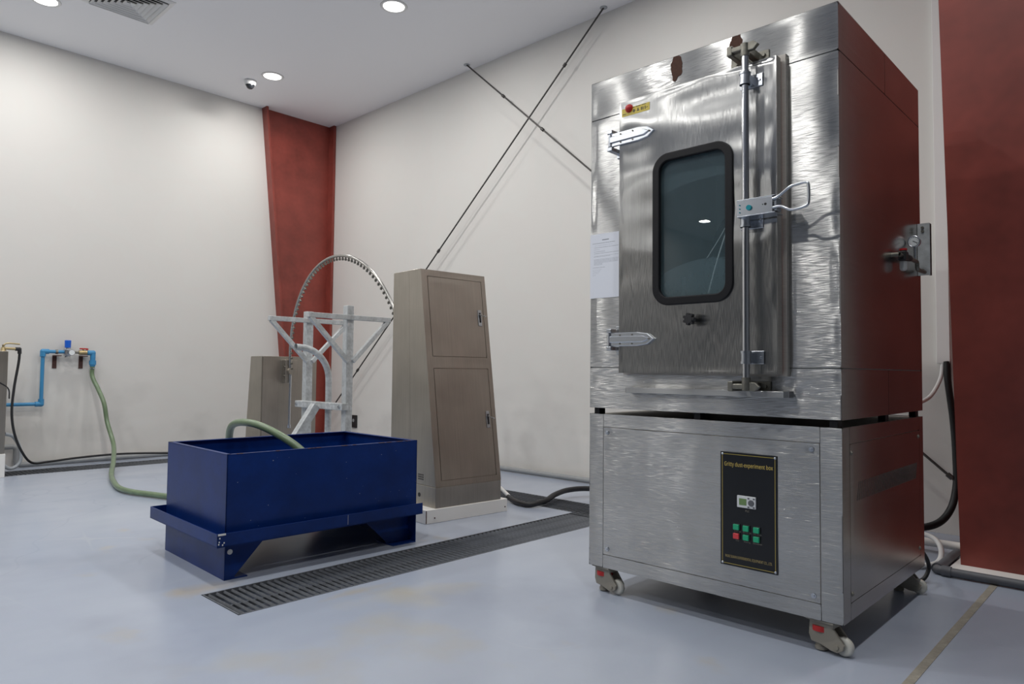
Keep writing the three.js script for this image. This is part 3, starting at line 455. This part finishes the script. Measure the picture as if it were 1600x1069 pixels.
// ---------------------------------------------------------------- tapered steel cabinets
const faceM = (A, u, v) => { const U = V(...u).normalize(), W = V(...v).normalize(), n = U.clone().cross(W); return new THREE.Matrix4().makeBasis(U, W, n).setPosition(...A); };
{
  const t = thing('tapered_cabinet', 'tall tapered stainless cabinet with two doors on a white plinth behind the blue tank', 'cabinet', [-3.13, 0.079, -2.67], -0.085);
  const D = 0.5, W = 0.49, hB = 0.121, hT = 1.42, in_ = 0.19;
  obj('cabinet_body', poly([[-0.006, hB], [-in_ - 0.005, hT - 0.003], [-W + 0.004, hT - 0.003], [-W + 0.004, hB]], D - 0.01).translate(0, 0, -D + 0.005), M.steelDull, t);
  obj('skirt', box(-W, 0.001, 0, hB - 0.001, -D, 0, 0.002), M.steelDullSide, t);
  obj('hole_plug', cyl([-0.165, 0.06, -0.001], [-0.165, 0.06, 0.0015], 0.013), M.black, t);
  const fm = faceM([0, hB, 0], [0, 0, -1], [-in_, hT - hB, 0]), L = Math.hypot(in_, hT - hB);
  const fr = (u0, u1, v0, v1, o) => move(sheet(u0, u1, v0, v1, 0.007, { amp: 0.0009, cell: 0.02, ...o }), fm.clone().multiply(T(0, 0, -0.006)));
  obj('door_frame', [fr(0, 0.043, 0, L), fr(0.468, D, 0, L), fr(0.043, 0.468, L - 0.04, L), fr(0.043, 0.468, 0.703, 0.772), fr(0.043, 0.468, 0, 0.034)], M.steelDull, t);
  for (const [v0, v1, s, hv] of [[0.776, L - 0.043, 3, 1.03], [0.037, 0.699, 9, 0.38]]) {
    const d = obj('door', fr(0.047, 0.464, v0, v1, { amp: 0.0016, s }), M.steelDull, t);
    const hp = T(0.432, hv, 0.001);
    const h = obj('handle', move([box(-0.014, 0.014, -0.052, 0.052, 0, 0.005, 0.002)], fm.clone().multiply(hp)), M.zinc, d);
    obj('recess', move([box(-0.007, 0.007, -0.03, 0.034, 0.004, 0.0062)], fm.clone().multiply(hp)), M.black, d);
    obj('lever', move([beam([0, 0.022, 0.005], [0.01, 0.002, 0.05], 0.012, 0.006)], fm.clone().multiply(hp)), M.zinc, d);
  }
  const sm = new THREE.Matrix4().makeTranslation(0, 0, 0.0);
  const sideZ = (pts) => poly(pts, 0.004, 0.0008).translate(0, 0, -0.005);
  obj('side_panel', sideZ([[-0.262, hB + 0.002], [-0.318, hT], [-W, hT], [-W, hB + 0.002]]), M.steelDullSide, t);
  obj('side_panel', sideZ([[-0.001, hB + 0.002], [-in_, hT], [-0.316, hT], [-0.26, hB + 0.002]]), M.steelDullSide, t);
  obj('top_plate', box(-W, -in_, hT - 0.003, hT, -D, 0, 0.001), M.steelDullSide, t);
  const sl = []; for (let i = 0; i < 5; i++) for (let j = 0; j < 3; j++) sl.push(box(-0.18 + i * 0.012, -0.173 + i * 0.012, 0.15 + j * 0.013, 0.158 + j * 0.013, -0.001, 0.0006));
  obj('vent_slots', sl, M.black, t).userData.kind = 'stuff';
  const p = thing('plinth', 'low white painted plinth under the tall tapered cabinet', 'plinth', [-3.125, 0, -2.598], -0.08);
  obj('slab', box(-0.6, 0, 0, 0.079, -0.62, 0, 0.003), M.plinth, p);
  obj('corner_seam', [box(-0.001, 0.0012, 0.004, 0.076, -0.004, 0.0012), cyl([0, 0.03, -0.06], [0.003, 0.03, -0.06], 0.004), cyl([0, 0.03, -0.6], [0.003, 0.03, -0.6], 0.004)], M.brownIron, p);

  const c = thing('tapered_cabinet', 'short tapered stainless cabinet behind the galvanised stand, holding one end of the spray arch', 'cabinet', [-5.71, 0, -2.9], -0.085);
  obj('cabinet_body', poly([[0, 0], [0, 0.985], [-0.25, 0.985], [-0.36, 0]], 0.5).translate(0, 0, -0.5), M.steelDull, c);
  obj('side_panel', [...move(sheet(0.003, 0.497, 0.05, 0.98, 0.004, { amp: 0.0012, cell: 0.03 }), faceM([0, 0, 0], [0, 0, -1], [0, 1, 0]))], M.steelDull, c);
  obj('side_panel', poly([[-0.002, 0.05], [-0.002, 0.983], [-0.25, 0.983], [-0.355, 0.05]], 0.003).translate(0, 0, 0.001), M.steelDullSide, c);
  obj('top_plate', box(-0.252, 0.003, 0.985, 0.99, -0.502, 0.003, 0.002), M.steelDullSide, c);

  const e = thing('tapered_cabinet', 'stainless cabinet cut off by the left edge, with a brass tap on its top', 'cabinet', [-6.74, 0, -1.285]);
  obj('cabinet_body', [box(-0.45, 0, 0.18, 1.0, 0.0, 0.5, 0.004)], M.steelDullSide, e);
  obj('skirt', box(-0.46, 0.006, 0, 0.185, -0.006, 0.51, 0.003), M.plinth, e);
  obj('tap', [cyl([-0.03, 1.0, 0.03], [-0.03, 1.03, 0.03], 0.02, 0.014), cyl([-0.03, 1.02, 0.03], [-0.03, 1.05, 0.03], 0.009), hose([[-0.03, 1.045, 0.03], [-0.03, 1.06, 0.01], [-0.03, 1.058, -0.08]], 0.006, 16, 8), cyl([-0.03, 1.022, 0.03], [-0.03, 1.018, -0.06], 0.011)], M.brass, e);
  obj('hose_elbow', [cyl([-0.03, 1.018, -0.05], [-0.03, 1.018, -0.085], 0.015), cyl([-0.03, 1.025, -0.078], [-0.03, 0.98, -0.08], 0.014)], M.black, e);
  tag(obj('power_cable', hose([[-6.735, 0.93, -1.0], [-6.73, 0.84, -1.12], [-6.73, 0.76, -1.22], [-6.75, 0.7, -1.295], [-6.78, 0.62, -1.31]], 0.005, 30, 8), M.black), 'thin black cable hanging down the face of the cabinet at the left edge', 'cable');
}

// ---------------------------------------------------------------- blue tank
{
  const t = thing('steel_tank', 'open dark blue painted steel tank on folded legs with a gutter round it', 'tank', [-2.88, 0, -1.318], -0.03);
  const W = 0.69, L = 0.985, yT = 0.52, s = 0.004;                      // local: x from -W to 0, z from -L to 0
  const rim = 0.022;
  obj('side_wall', [box(-s, 0, 0.17, yT, -L, 0), box(-rim, 0, yT - s, yT, -L, 0, 0.001)], M.blue, t);
  obj('side_wall', [box(-W, -W + s, 0.17, yT, -L, 0), box(-W, -W + rim, yT - s, yT, -L, 0, 0.001)], M.blue, t);
  obj('end_plate', [box(-W, 0, 0, yT, -s, 0), box(-W, 0, yT - s, yT, -rim, 0, 0.001)], M.blue, t);
  obj('end_plate', [box(-W, 0, 0, yT, -L, -L + s), box(-W, 0, yT - s, yT, -L, -L + rim, 0.001)], M.blue, t);
  obj('bottom_plate', box(-W, 0, 0.17, 0.176, -L, 0), M.blue, t);
  for (const x of [-0.006, -W + 0.002]) {
    obj('gusset', poly([[0, 0], [0, 0.165], [0.19, 0.165], [0.045, 0.012], [0.045, 0]], 0.004).rotateY(Math.PI / 2).translate(x, 0, 0), M.blue, t);
    obj('gusset', poly([[L, 0], [L, 0.165], [L - 0.3, 0.165], [L - 0.14, 0.012], [L - 0.14, 0]], 0.004).rotateY(Math.PI / 2).translate(x < -0.1 ? x : x - 0.06, 0, 0), M.blue, t);
  }
  obj('foot_plate', box(-0.16, 0, 0, 0.005, -0.1, 0, 0.001), M.blue, t);
  obj('foot_plate', box(-0.16, 0, 0, 0.005, -L, -L + 0.14, 0.001), M.blue, t);
  const gy0 = 0.152, gy1 = 0.207, go = 0.055;
  const gut = obj('gutter', [box(-W - go, go, gy0, gy0 + 0.004, 0, go), box(0, go, gy0, gy0 + 0.004, -L, 0.001), box(-W - go, -W, gy0, gy0 + 0.004, -L, 0.001), box(-W - go, go, gy0, gy1, go - 0.004, go, 0.001), box(go - 0.004, go, gy0, gy1, -L, go, 0.001), box(-W - go, -W - go + 0.004, gy0, gy1, -L, go, 0.001)], M.blue, t);
  obj('plug', cyl([-0.003, 0.115, -0.022], [0.001, 0.115, -0.022], 0.011), M.plinth, t);
  obj('scratches', [...[[0.052, 0.166], [0.05, 0.175], [0.048, 0.19], [0.03, 0.17], [0.036, 0.162]].map(([z, y]) => box(go - 0.001, go + 0.0006, y - 0.003, y + 0.003, z - 0.006, z - 0.001)), box(go - 0.001, go + 0.0006, 0.2, 0.2075, 0.02, 0.052), box(go - 0.001, go + 0.0005, 0.16, 0.205, -0.551, -0.55)], M.plinth, gut);
  const sc = []; for (let k = 0; k < 22; k++) { const y = 0.2 + rnd() * 0.3, z = -rnd() * L, r = 0.0006 + rnd() * rnd() * 0.0014; sc.push(box(-0.001, 0.0004, y - r, y + r, z - r, z + r)); }
  const cs = obj('chips', sc, M.greyHose, t); cs.userData.kind = 'stuff';
  const rust = []; for (let k = 0; k < 14; k++) { const z = -0.05 - rnd() * 0.9; rust.push(box(-0.012, 0.0006, yT - 0.0012, yT + 0.0005, z, z + 0.006 + rnd() * 0.03)); }
  obj('worn_edge', rust, M.rust, t);
}

// ---------------------------------------------------------------- galvanised stand
{
  const t = thing('specimen_stand', 'galvanised stand with two braced cross arms and a bent pipe behind the blue tank', 'stand', [-4.69, 0, -2.9]);
  const a = 0.058;
  for (const [x, top] of [[-0.28, 1.335], [0.28, 1.35]]) {
    obj('post', beam([x, 0, 0], [x, top, 0], a), M.galvanised, t);
    obj('cross_arm', beam([x + 0.03, 1.262, -0.35], [x + 0.03, 1.262, 0.35], 0.035), M.galvanised, t);
    for (const s of [-1, 1]) obj('brace', beam([x + 0.03, 1.25, s * 0.33], [x + 0.03, 0.94, s * 0.02], 0.032), M.galvanised, t);
    obj('foot_plate', box(x - 0.08, x + 0.08, 0, 0.008, -0.08, 0.08, 0.002), M.galvanised, t);
  }
  obj('cross_bar', [beam([-0.33, 0.61, 0.045], [0.33, 0.61, 0.045], 0.06, 0.05)], M.galvanised, t);
  obj('cross_bar', [beam([-0.25, 0.25, 0.0], [0.25, 0.25, 0.0], 0.05)], M.galvanised, t);
  for (const x of [-0.3, 0.3]) obj('bolt', cyl([x, 0.61, 0.07], [x, 0.61, 0.085], 0.012, 0.012, 6), M.zinc, t);
  obj('leg', beam([0.0, 0.61, 0.09], [0.0, 0.012, 0.5], 0.06), M.galvanised, t);
  const arc = []; arc.push(V(0.03, 0, 0)); arc.push(V(0.03, 0.8, 0)); for (let k = 1; k <= 10; k++) { const q = k / 10 * Math.PI / 2 * 0.97; arc.push(V(0.03, 0.8 + 0.24 * Math.sin(q), 0.24 - 0.24 * Math.cos(q))); } arc.push(V(0.03, 1.043, 0.28));
  const gc = new THREE.CatmullRomCurve3(arc, false, 'centripetal');
  obj('bent_pipe', [new THREE.TubeGeometry(gc, 80, 0.024, 20), new THREE.TubeGeometry(gc, 80, 0.0215, 20)], M.galvanised, t);
}

// ---------------------------------------------------------------- spray arch
{
  const t = thing('spray_arch', 'arched steel spray pipe studded with nozzles between the short and tall cabinets', 'spray pipe', [-4.7, 0.86, -3.04], -0.07);
  const R = 0.9, tau = 5 * Math.PI / 180, pt = (a, r = R) => V(r * Math.cos(a), r * Math.sin(a) * Math.cos(tau), r * Math.sin(a) * Math.sin(tau));
  const pts = []; for (let k = 0; k <= 48; k++) pts.push(pt(Math.PI * k / 48));
  obj('arch_pipe', new THREE.TubeGeometry(new THREE.CatmullRomCurve3(pts), 160, 0.0115, 14), M.archSteel, t);
  const ng = join([new THREE.CylinderGeometry(0.006, 0.006, 0.018, 8).translate(0, -0.018, 0), new THREE.CylinderGeometry(0.0105, 0.0085, 0.014, 8).translate(0, -0.03, 0)]);
  for (let k = 0; k < 60; k++) { const a = Math.PI * (k + 0.5) / 60, p = pt(a); const m = inst('nozzle', ng, M.castMetal, t, p.toArray()); m.quaternion.setFromUnitVectors(V(0, 1, 0), p.clone().normalize()); }
  const b = obj('pivot_bracket', [box(-1.0, -0.985, -0.1, 0.1, -0.11, 0.05, 0.002), box(-0.99, -0.91, -0.1, 0.1, -0.02, 0.04, 0.003), cyl([-1.0, 0, 0], [-0.87, 0, 0], 0.03)], M.steelDull, t);
  obj('bracket_bolts', [[-0.06, 0.02], [-0.02, 0.02], [0.02, 0.02], [0.06, 0.02], [-0.04, 0.03], [0.04, 0.03]].map(([y, z]) => cyl([-0.93, y, z], [-0.93, y, z + 0.02], 0.008, 0.008, 6)), M.castMetal, b);
  obj('pivot_bracket', [cyl([0.87, 0, 0], [1.08, 0, 0], 0.03), box(1.06, 1.075, -0.1, 0.1, -0.08, 0.08, 0.002)], M.steelDull, t);
  obj('down_tube', [cyl([-0.9, 0, 0], [-0.885, -0.47, 0.01], 0.011), cyl([-0.885, -0.46, 0.01], [-0.885, -0.49, 0.01], 0.017)], M.zinc, t);
}

// ---------------------------------------------------------------- drain gratings
{
  const bar = join(box(-0.152, 0.152, -0.0105, -0.001, -0.002, 0.002));
  const tilt = -0.4;
  const t = thing('drain_grating', 'long dark steel drain grating in the floor running away past the blue tank', 'drain grating', [-2.605, 0, -2.32]);
  obj('grating_frame', [box(-0.158, -0.152, -0.03, 0.001, -1.145, 1.142), box(0.152, 0.158, -0.03, 0.001, -1.145, 1.142), box(-0.158, 0.158, -0.03, 0.001, 1.136, 1.142), box(-0.158, 0.158, -0.03, 0.001, -1.145, -1.139)], M.grateIron, t);
  obj('support_bar', [box(-0.003, 0.003, -0.034, -0.012, -1.14, 1.14)], M.grateIron, t);
  for (let z = 1.115; z > -1.13; z -= 0.0305) inst('bar', bar, M.grateIron, t, [0, 0, z], [tilt, 0, 0]);
  const u = thing('drain_grating', 'dark steel drain grating along the back wall, meeting the long grating near the chamber', 'drain grating', [-3.82, 0, -3.6325]);
  obj('grating_frame', [box(-1.37, 1.37, -0.03, 0.001, 0.138, 0.144), box(-1.37, 1.37, -0.03, 0.001, -0.146, -0.14), box(1.364, 1.37, -0.03, 0.001, -0.14, 0.14), box(-1.37, -1.364, -0.03, 0.001, -0.14, 0.14)], M.grateIron, u);
  const bar2 = join(box(-0.002, 0.002, -0.0105, -0.001, -0.14, 0.14));
  for (let x = 1.35, k = 0; x > -1.35; x -= 0.0305) inst('bar', bar2, M.grateIron, u, [x, 0, 0], [0, 0, tilt]);
  const w = thing('drain_grating', 'narrow drain grating at the foot of the left wall, with cables lying over it', 'drain grating', [-6.945, 0, -2.5]);
  obj('grating_frame', [box(-0.153, -0.147, -0.03, 0.001, -1.9, 1.9), box(0.147, 0.153, -0.03, 0.001, -1.9, 1.9)], M.grateIron, w);
  const bs = []; for (let z = 1.88; z > -1.88; z -= 0.0305) bs.push(box(-0.147, 0.147, -0.0105, -0.001, -0.002, 0.002).applyMatrix4(new THREE.Matrix4().makeRotationX(tilt)).translate(0, 0, z));
  obj('bars', bs, M.grateIron, w).userData.kind = 'stuff';
}

// ---------------------------------------------------------------- pipes and hoses on the left wall
{
  const X = XL + 0.07;
  const t = thing('water_pipe', 'blue plastic water pipe with a regulator and valve bracketed to the left wall', 'pipe', [X, 0.99, -1.85]);
  const pl = (y, z) => [0, y - 0.99, z + 1.85];
  obj('pipe', [bent([pl(0.548, -1.3), pl(0.548, -1.64), pl(1.013, -1.64), pl(1.013, -1.84)], 0.0155, 0.02), bent([pl(1.01, -1.95), pl(1.01, -2.035), pl(0.92, -2.035)], 0.0155, 0.02)], M.bluePipe, t);
  for (const [y, z, d] of [[0.548, -1.64, 1], [1.013, -1.64, 2], [1.01, -2.035, 3]]) obj('elbow', [new THREE.SphereGeometry(0.0235, 16, 12).translate(...pl(y, z)), cyl(pl(y, z), pl(y, d === 3 ? z + 0.045 : d === 1 ? z + 0.045 : z - 0.045), 0.0225), cyl(pl(y, z), pl(d === 1 ? y + 0.045 : y - 0.045, z), 0.0225)], M.bluePipe, t);
  obj('coupling', [cyl(pl(0.965, -2.035), pl(0.94, -2.035), 0.022), cyl(pl(0.94, -2.035), pl(0.9, -2.035), 0.029), cyl(pl(0.9, -2.035), pl(0.885, -2.035), 0.023)], M.bluePipe, t);
  obj('threaded_pipe', [cyl(pl(1.013, -1.72), pl(1.011, -1.97), 0.012), cyl(pl(1.013, -1.735), pl(1.013, -1.755), 0.019, 0.019, 8)], M.castMetal, t);
  const r = obj('regulator', [box(-0.026, 0.03, -0.01, 0.052, -0.008, 0.05, 0.008), cyl(pl(1.06, -1.83), pl(1.04, -1.83), 0.022), cyl(pl(1.0, -1.83), pl(0.965, -1.83), 0.018, 0.022)], M.zinc, t);
  obj('regulator_knob', [cyl(pl(1.052, -1.83), pl(1.115, -1.83), 0.024, 0.026), cyl(pl(1.115, -1.83), pl(1.12, -1.83), 0.026, 0.022)], M.blueKnob, r);
  obj('gauge', [cyl([0.025, 0.018, -0.002], [0.05, 0.018, -0.002], 0.026, 0.026, 24)], M.zinc, r);
  obj('gauge_face', [cyl([0.05, 0.018, -0.002], [0.0515, 0.018, -0.002], 0.023, 0.023, 24)], M.gaugeFace, r);
  const v = obj('valve', [cyl(pl(1.011, -1.92), pl(1.011, -1.985), 0.02), cyl(pl(1.011, -1.955), pl(1.05, -1.955), 0.008)], M.brass, t);
  obj('valve_handle', [box(-0.008, 0.008, 0.05, 0.062, -0.135, -0.075, 0.003), cyl(pl(1.035, -1.985), pl(1.05, -1.985), 0.01, 0.012)], M.redLever, v);
  for (const z of [-1.745, -1.955]) obj('bracket', [box(-0.068, -0.062, -0.125, -0.012, z + 1.85 - 0.017, z + 1.85 + 0.017), box(-0.066, 0.02, -0.016, -0.008, z + 1.85 - 0.035, z + 1.85 + 0.017), cyl([-0.062, -0.095, z + 1.85], [-0.058, -0.095, z + 1.85], 0.006)], M.brownIron, t);
}
tag(obj('garden_hose', hose([[-7.28, 0.9, -2.035], [-7.28, 0.8, -2.035], [-7.22, 0.68, -2.07], [-7.14, 0.55, -2.1], [-7.1, 0.38, -2.12], [-6.95, 0.2, -2.13], [-6.6, 0.09, -2.03], [-6.15, 0.03, -1.88], [-5.8, 0.022, -1.79], [-5.45, 0.022, -1.725], [-5.25, 0.022, -1.735], [-5.0, 0.022, -1.81], [-4.6, 0.022, -1.93], [-4.25, 0.022, -1.95], [-4.0, 0.06, -1.87], [-3.82, 0.25, -1.78], [-3.74, 0.46, -1.72], [-3.62, 0.58, -1.68], [-3.45, 0.6, -1.7], [-3.3, 0.56, -1.75], [-3.17, 0.48, -1.82], [-3.08, 0.35, -1.9], [-3.06, 0.22, -1.95]], 0.019, 320, 14), M.greenHose), 'pale green hose running from the wall valve across the floor into the blue tank', 'hose');
obj('hose_clamp', cyl([-7.28, 0.872, -2.035], [-7.28, 0.862, -2.035], 0.0215), M.zinc).name = 'hose_clamp';
tag(scene.children[scene.children.length - 1], 'small metal clamp round the top of the green hose below the blue coupling', 'clamp');
tag(obj('water_hose', hose([[-6.77, 1.0, -1.366], [-6.77, 0.92, -1.362], [-6.76, 0.7, -1.335], [-6.75, 0.5, -1.325], [-6.76, 0.34, -1.35], [-6.82, 0.18, -1.42], [-6.92, 0.08, -1.51], [-7.05, 0.062, -1.66], [-7.16, 0.065, -1.9], [-7.19, 0.07, -2.25], [-7.1, 0.06, -2.6], [-7.0, 0.03, -3.0], [-6.9, 0.02, -3.5]], 0.0095, 200, 10), M.black), 'black hose hanging from the tap on the left cabinet and trailing along the left wall', 'hose');
tag(obj('drain_hose', hose([[-6.8, 0.34, -1.29], [-6.85, 0.31, -1.36], [-6.9, 0.2, -1.42], [-6.9, 0.09, -1.42], [-6.88, 0.05, -1.36], [-6.85, 0.09, -1.3], [-6.84, 0.2, -1.275]], 0.014, 80, 10), M.greyHose), 'short looped grey hose beside the white base of the left cabinet', 'hose');
tag(obj('base_pipe', bent([[-7.3, 0.185, -1.2], [-7.3, 0.185, -1.475], [-7.3, 0.025, -1.475], [-7.3, 0.025, -1.6], [-7.3, 0.025, -4.4]], 0.022, 0.03), M.greyPipe), 'grey plastic pipe at the foot of the left wall, turning up near the left cabinet', 'pipe');
tag(obj('base_pipe', [bent([[-7.1, 0.024, -4.47], [-3.0, 0.024, -4.47], [-1.4, 0.026, -4.47]], 0.021, 0.05)], M.greyPipe), 'pale grey pipe along the foot of the back wall behind the tall tapered cabinet', 'pipe');

// ---------------------------------------------------------------- behind and beside the chamber
tag(obj('drain_pipe', [cyl([-1.9, 0.045, -4.03], [-0.6, 0.045, -4.03], 0.02, 0.02, 20), cyl([-1.0, 0.045, -4.03], [-0.95, 0.045, -4.03], 0.024, 0.024, 20), box(-1.85, -1.8, 0, 0.03, -4.05, -4.01), box(-0.68, -0.66, 0, 0.03, -4.05, -4.01)], M.plinth), 'thick white pipe near the floor between chamber and right red column', 'pipe');
tag(obj('floor_pipe', [bent([[-0.79, 0.021, -4.0], [-0.79, 0.021, -3.58], [0.9, 0.021, -3.58]], 0.0195, 0.03), cyl([-0.765, 0.021, -3.58], [-0.73, 0.021, -3.58], 0.024), cyl([-0.79, 0.021, -3.605], [-0.79, 0.021, -3.64], 0.024)], M.darkPipe), 'dark grey pipe with an elbow on the floor in front of the right red column', 'pipe');
{
  const t = thing('cable_trunking', 'white cable trunking running down the wall between chamber and red column', 'trunking', [-0.94, 0.95, ZB]);
  obj('channel', box(-0.03, 0.03, 0, H - 0.95, 0, 0.03, 0.002), M.white, t);
  obj('cover', box(-0.032, 0.032, 0, H - 0.95, 0.03, 0.036, 0.002), M.white, t);
}
{
  const pts = [[-0.925, 0.96, -4.505], [-0.918, 0.85, -4.49], [-0.895, 0.65, -4.48], [-0.88, 0.45, -4.46], [-0.875, 0.28, -4.43], [-0.89, 0.17, -4.38], [-0.93, 0.1, -4.29], [-1.02, 0.07, -4.2], [-1.35, 0.03, -4.16]];
  const c = new THREE.CatmullRomCurve3(pts.map((p) => V(...p)), false, 'centripetal'), rings = [];
  const up = new THREE.TubeGeometry(c, 700, 0.017, 10); const p = up.attributes.position, nn = up.attributes.normal; for (let i = 0; i <= 700; i++) { const k = i % 2 ? 0.0025 : -0.001; for (let j = 0; j <= 10; j++) { const q = i * 11 + j; p.setXYZ(q, p.getX(q) + nn.getX(q) * k, p.getY(q) + nn.getY(q) * k, p.getZ(q) + nn.getZ(q) * k); } } up.computeVertexNormals();
  tag(obj('conduit', up, M.black), 'black corrugated conduit dropping from the trunking beside the red column', 'conduit');
}
tag(obj('power_cable', hose([[-0.945, 0.965, -4.51], [-0.95, 0.88, -4.49], [-0.975, 0.78, -4.4], [-1.0, 0.73, -4.2], [-1.03, 0.695, -3.9], [-1.06, 0.7, -3.5], [-1.0, 0.722, -3.285]], 0.011, 80, 10), M.white), 'white cable curving from the trunking to the gap in the chamber', 'cable');
tag(obj('coiled_cable', hose([[-1.15, 0.04, -3.94], [-1.02, 0.075, -3.98], [-0.935, 0.088, -3.99], [-0.88, 0.078, -3.97], [-0.835, 0.05, -3.89], [-0.82, 0.018, -3.79], [-0.83, 0.014, -3.69], [-0.87, 0.014, -3.62], [-1.0, 0.014, -3.52]], 0.012, 90, 10), M.white), 'white cable looped on the floor behind the chamber, by the thick white pipe', 'cable');
tag(obj('power_cable', hose([[-0.86, 0.2, -3.262], [-0.84, 0.19, -3.3], [-0.8, 0.13, -3.4], [-0.785, 0.06, -3.44], [-0.8, 0.012, -3.4], [-0.86, 0.01, -3.32], [-1.0, 0.01, -3.28]], 0.0085, 70, 10), M.black), 'thin black cable looping down behind the rear caster of the chamber', 'cable');
{
  const t = thing('floor_cable', 'thick black cable with white sleeve lying on the floor from tall cabinet to chamber', 'cable', [-3.0, 0.02, -3.2]);
  const rel = (p) => p.map(([x, y, z]) => [x + 3.0, y - 0.02, z + 3.2]);
  obj('cable', hose(rel([[-3.3, 0.03, -3.46], [-3.24, 0.02, -3.44], [-3.13, 0.019, -3.395], [-3.05, 0.019, -3.4], [-3.02, 0.034, -3.52], [-3.06, 0.05, -3.66], [-3.08, 0.06, -3.84], [-3.02, 0.058, -4.0], [-2.7, 0.03, -4.2], [-2.2, 0.02, -4.25]]), 0.018, 120, 12), M.black, t);
  obj('sleeve', hose(rel([[-3.6, 0.1, -3.56], [-3.45, 0.075, -3.52], [-3.27, 0.028, -3.452]]), 0.0125, 30, 10), M.white, t);
}
// bracing rods against the back wall
{
  const zr = ZB + 0.1;
  const rodThing = (a, b, label, marks) => {
    const t = thing('bracing_rod', label, 'rod', [...a]);
    const r = (p) => [p[0] - a[0], p[1] - a[1], p[2] - a[2]], L = (k) => a.map((q, i) => q + (b[i] - q) * k);
    obj('rod', cyl([0, 0, 0], r(b), 0.0072, 0.0072, 10), M.rod, t);
    for (const k of marks) obj('joint_nut', cyl(r(L(k - 0.003)), r(L(k + 0.003)), 0.014, 0.014, 8), M.rod, t);
    obj('ceiling_collar', [cyl([0, -0.002, 0], [0, 0.004, 0], 0.03, 0.03, 14)], M.greyHose, t);
    return t;
  };
  const k1 = rodThing([-4.83, H - 0.003, zr], [-0.74, 0.19, zr], 'thin dark bracing rod slanting down rightwards from the ceiling, passing behind the chamber', [0.12, 0.235, 0.41, 0.96]);
  const k2 = rodThing([-3.25, H - 0.003, zr - 0.02], [-7.2, 0.32, zr - 0.02], 'thin dark bracing rod slanting down leftwards from the ceiling, passing behind the tall tapered cabinet', [0.1, 0.5, 0.84, 0.97]);
}
// wall outlet, ceiling fittings
{
  const t = thing('wall_outlet', 'small black wall outlet low on the back wall between the stand posts', 'outlet', [-6.72, 0.3, ZB]);
  obj('plate', box(-0.05, 0.05, -0.07, 0.07, 0, 0.02, 0.004), M.black, t); obj('socket', cyl([0, 0.01, 0.02], [0, 0.01, 0.024], 0.018), M.greyPipe, t);
  const d = thing('dome_camera', 'small white dome security camera on the ceiling with a dark lens', 'camera', [-6.735, H, -3.213]);
  obj('base', lathe([[0, 0], [0.058, 0], [0.06, -0.01], [0.056, -0.03], [0.045, -0.045]].map(([a, b]) => [a, b]).reverse(), 28), M.white, d);
  obj('dome', [new THREE.SphereGeometry(0.04, 24, 16).translate(0, -0.045, 0)], M.lens, d);
  const a = thing('air_diffuser', 'square white ceiling air diffuser of nested louvres cut by the top edge', 'air diffuser', [-5.985, H, -1.84]);
  const ring = (h0, h1, y0, y1, th = 0.004) => { const gs = []; for (let k = 0; k < 4; k++) { const g = new THREE.BufferGeometry(); const q = [[-h0, y0, h0], [h0, y0, h0], [h1, y1, h1], [-h1, y1, h1], [-h0, y0 + th, h0 - 0.002], [h0, y0 + th, h0 - 0.002], [h1, y1 + th, h1 - 0.002], [-h1, y1 + th, h1 - 0.002]]; g.setAttribute('position', new THREE.Float32BufferAttribute(q.flat(), 3)); g.setIndex([0, 2, 1, 0, 3, 2, 4, 5, 6, 4, 6, 7, 0, 1, 5, 0, 5, 4, 3, 6, 2, 3, 7, 6]); const n = g.toNonIndexed(); n.computeVertexNormals(); n.setAttribute('uv', new THREE.Float32BufferAttribute(new Float32Array(n.attributes.position.count * 2), 2)); gs.push(n.rotateY(k * Math.PI / 2)); } return gs; };
  obj('backing', box(-0.22, 0.22, -0.004, -0.001, -0.22, 0.22), M.black, a);
  obj('frame', ring(0.263, 0.225, -0.004, -0.012), M.white, a);
  for (let k = 0; k < 6; k++) { const h = 0.222 - k * 0.036; obj('louvre', [...ring(h, h - 0.027, -0.02, -0.006, 0.003), ...ring(h + 0.001, h - 0.0015, -0.026, -0.019, 0.003)], M.white, a); }
}
renderer.render(scene, camera);
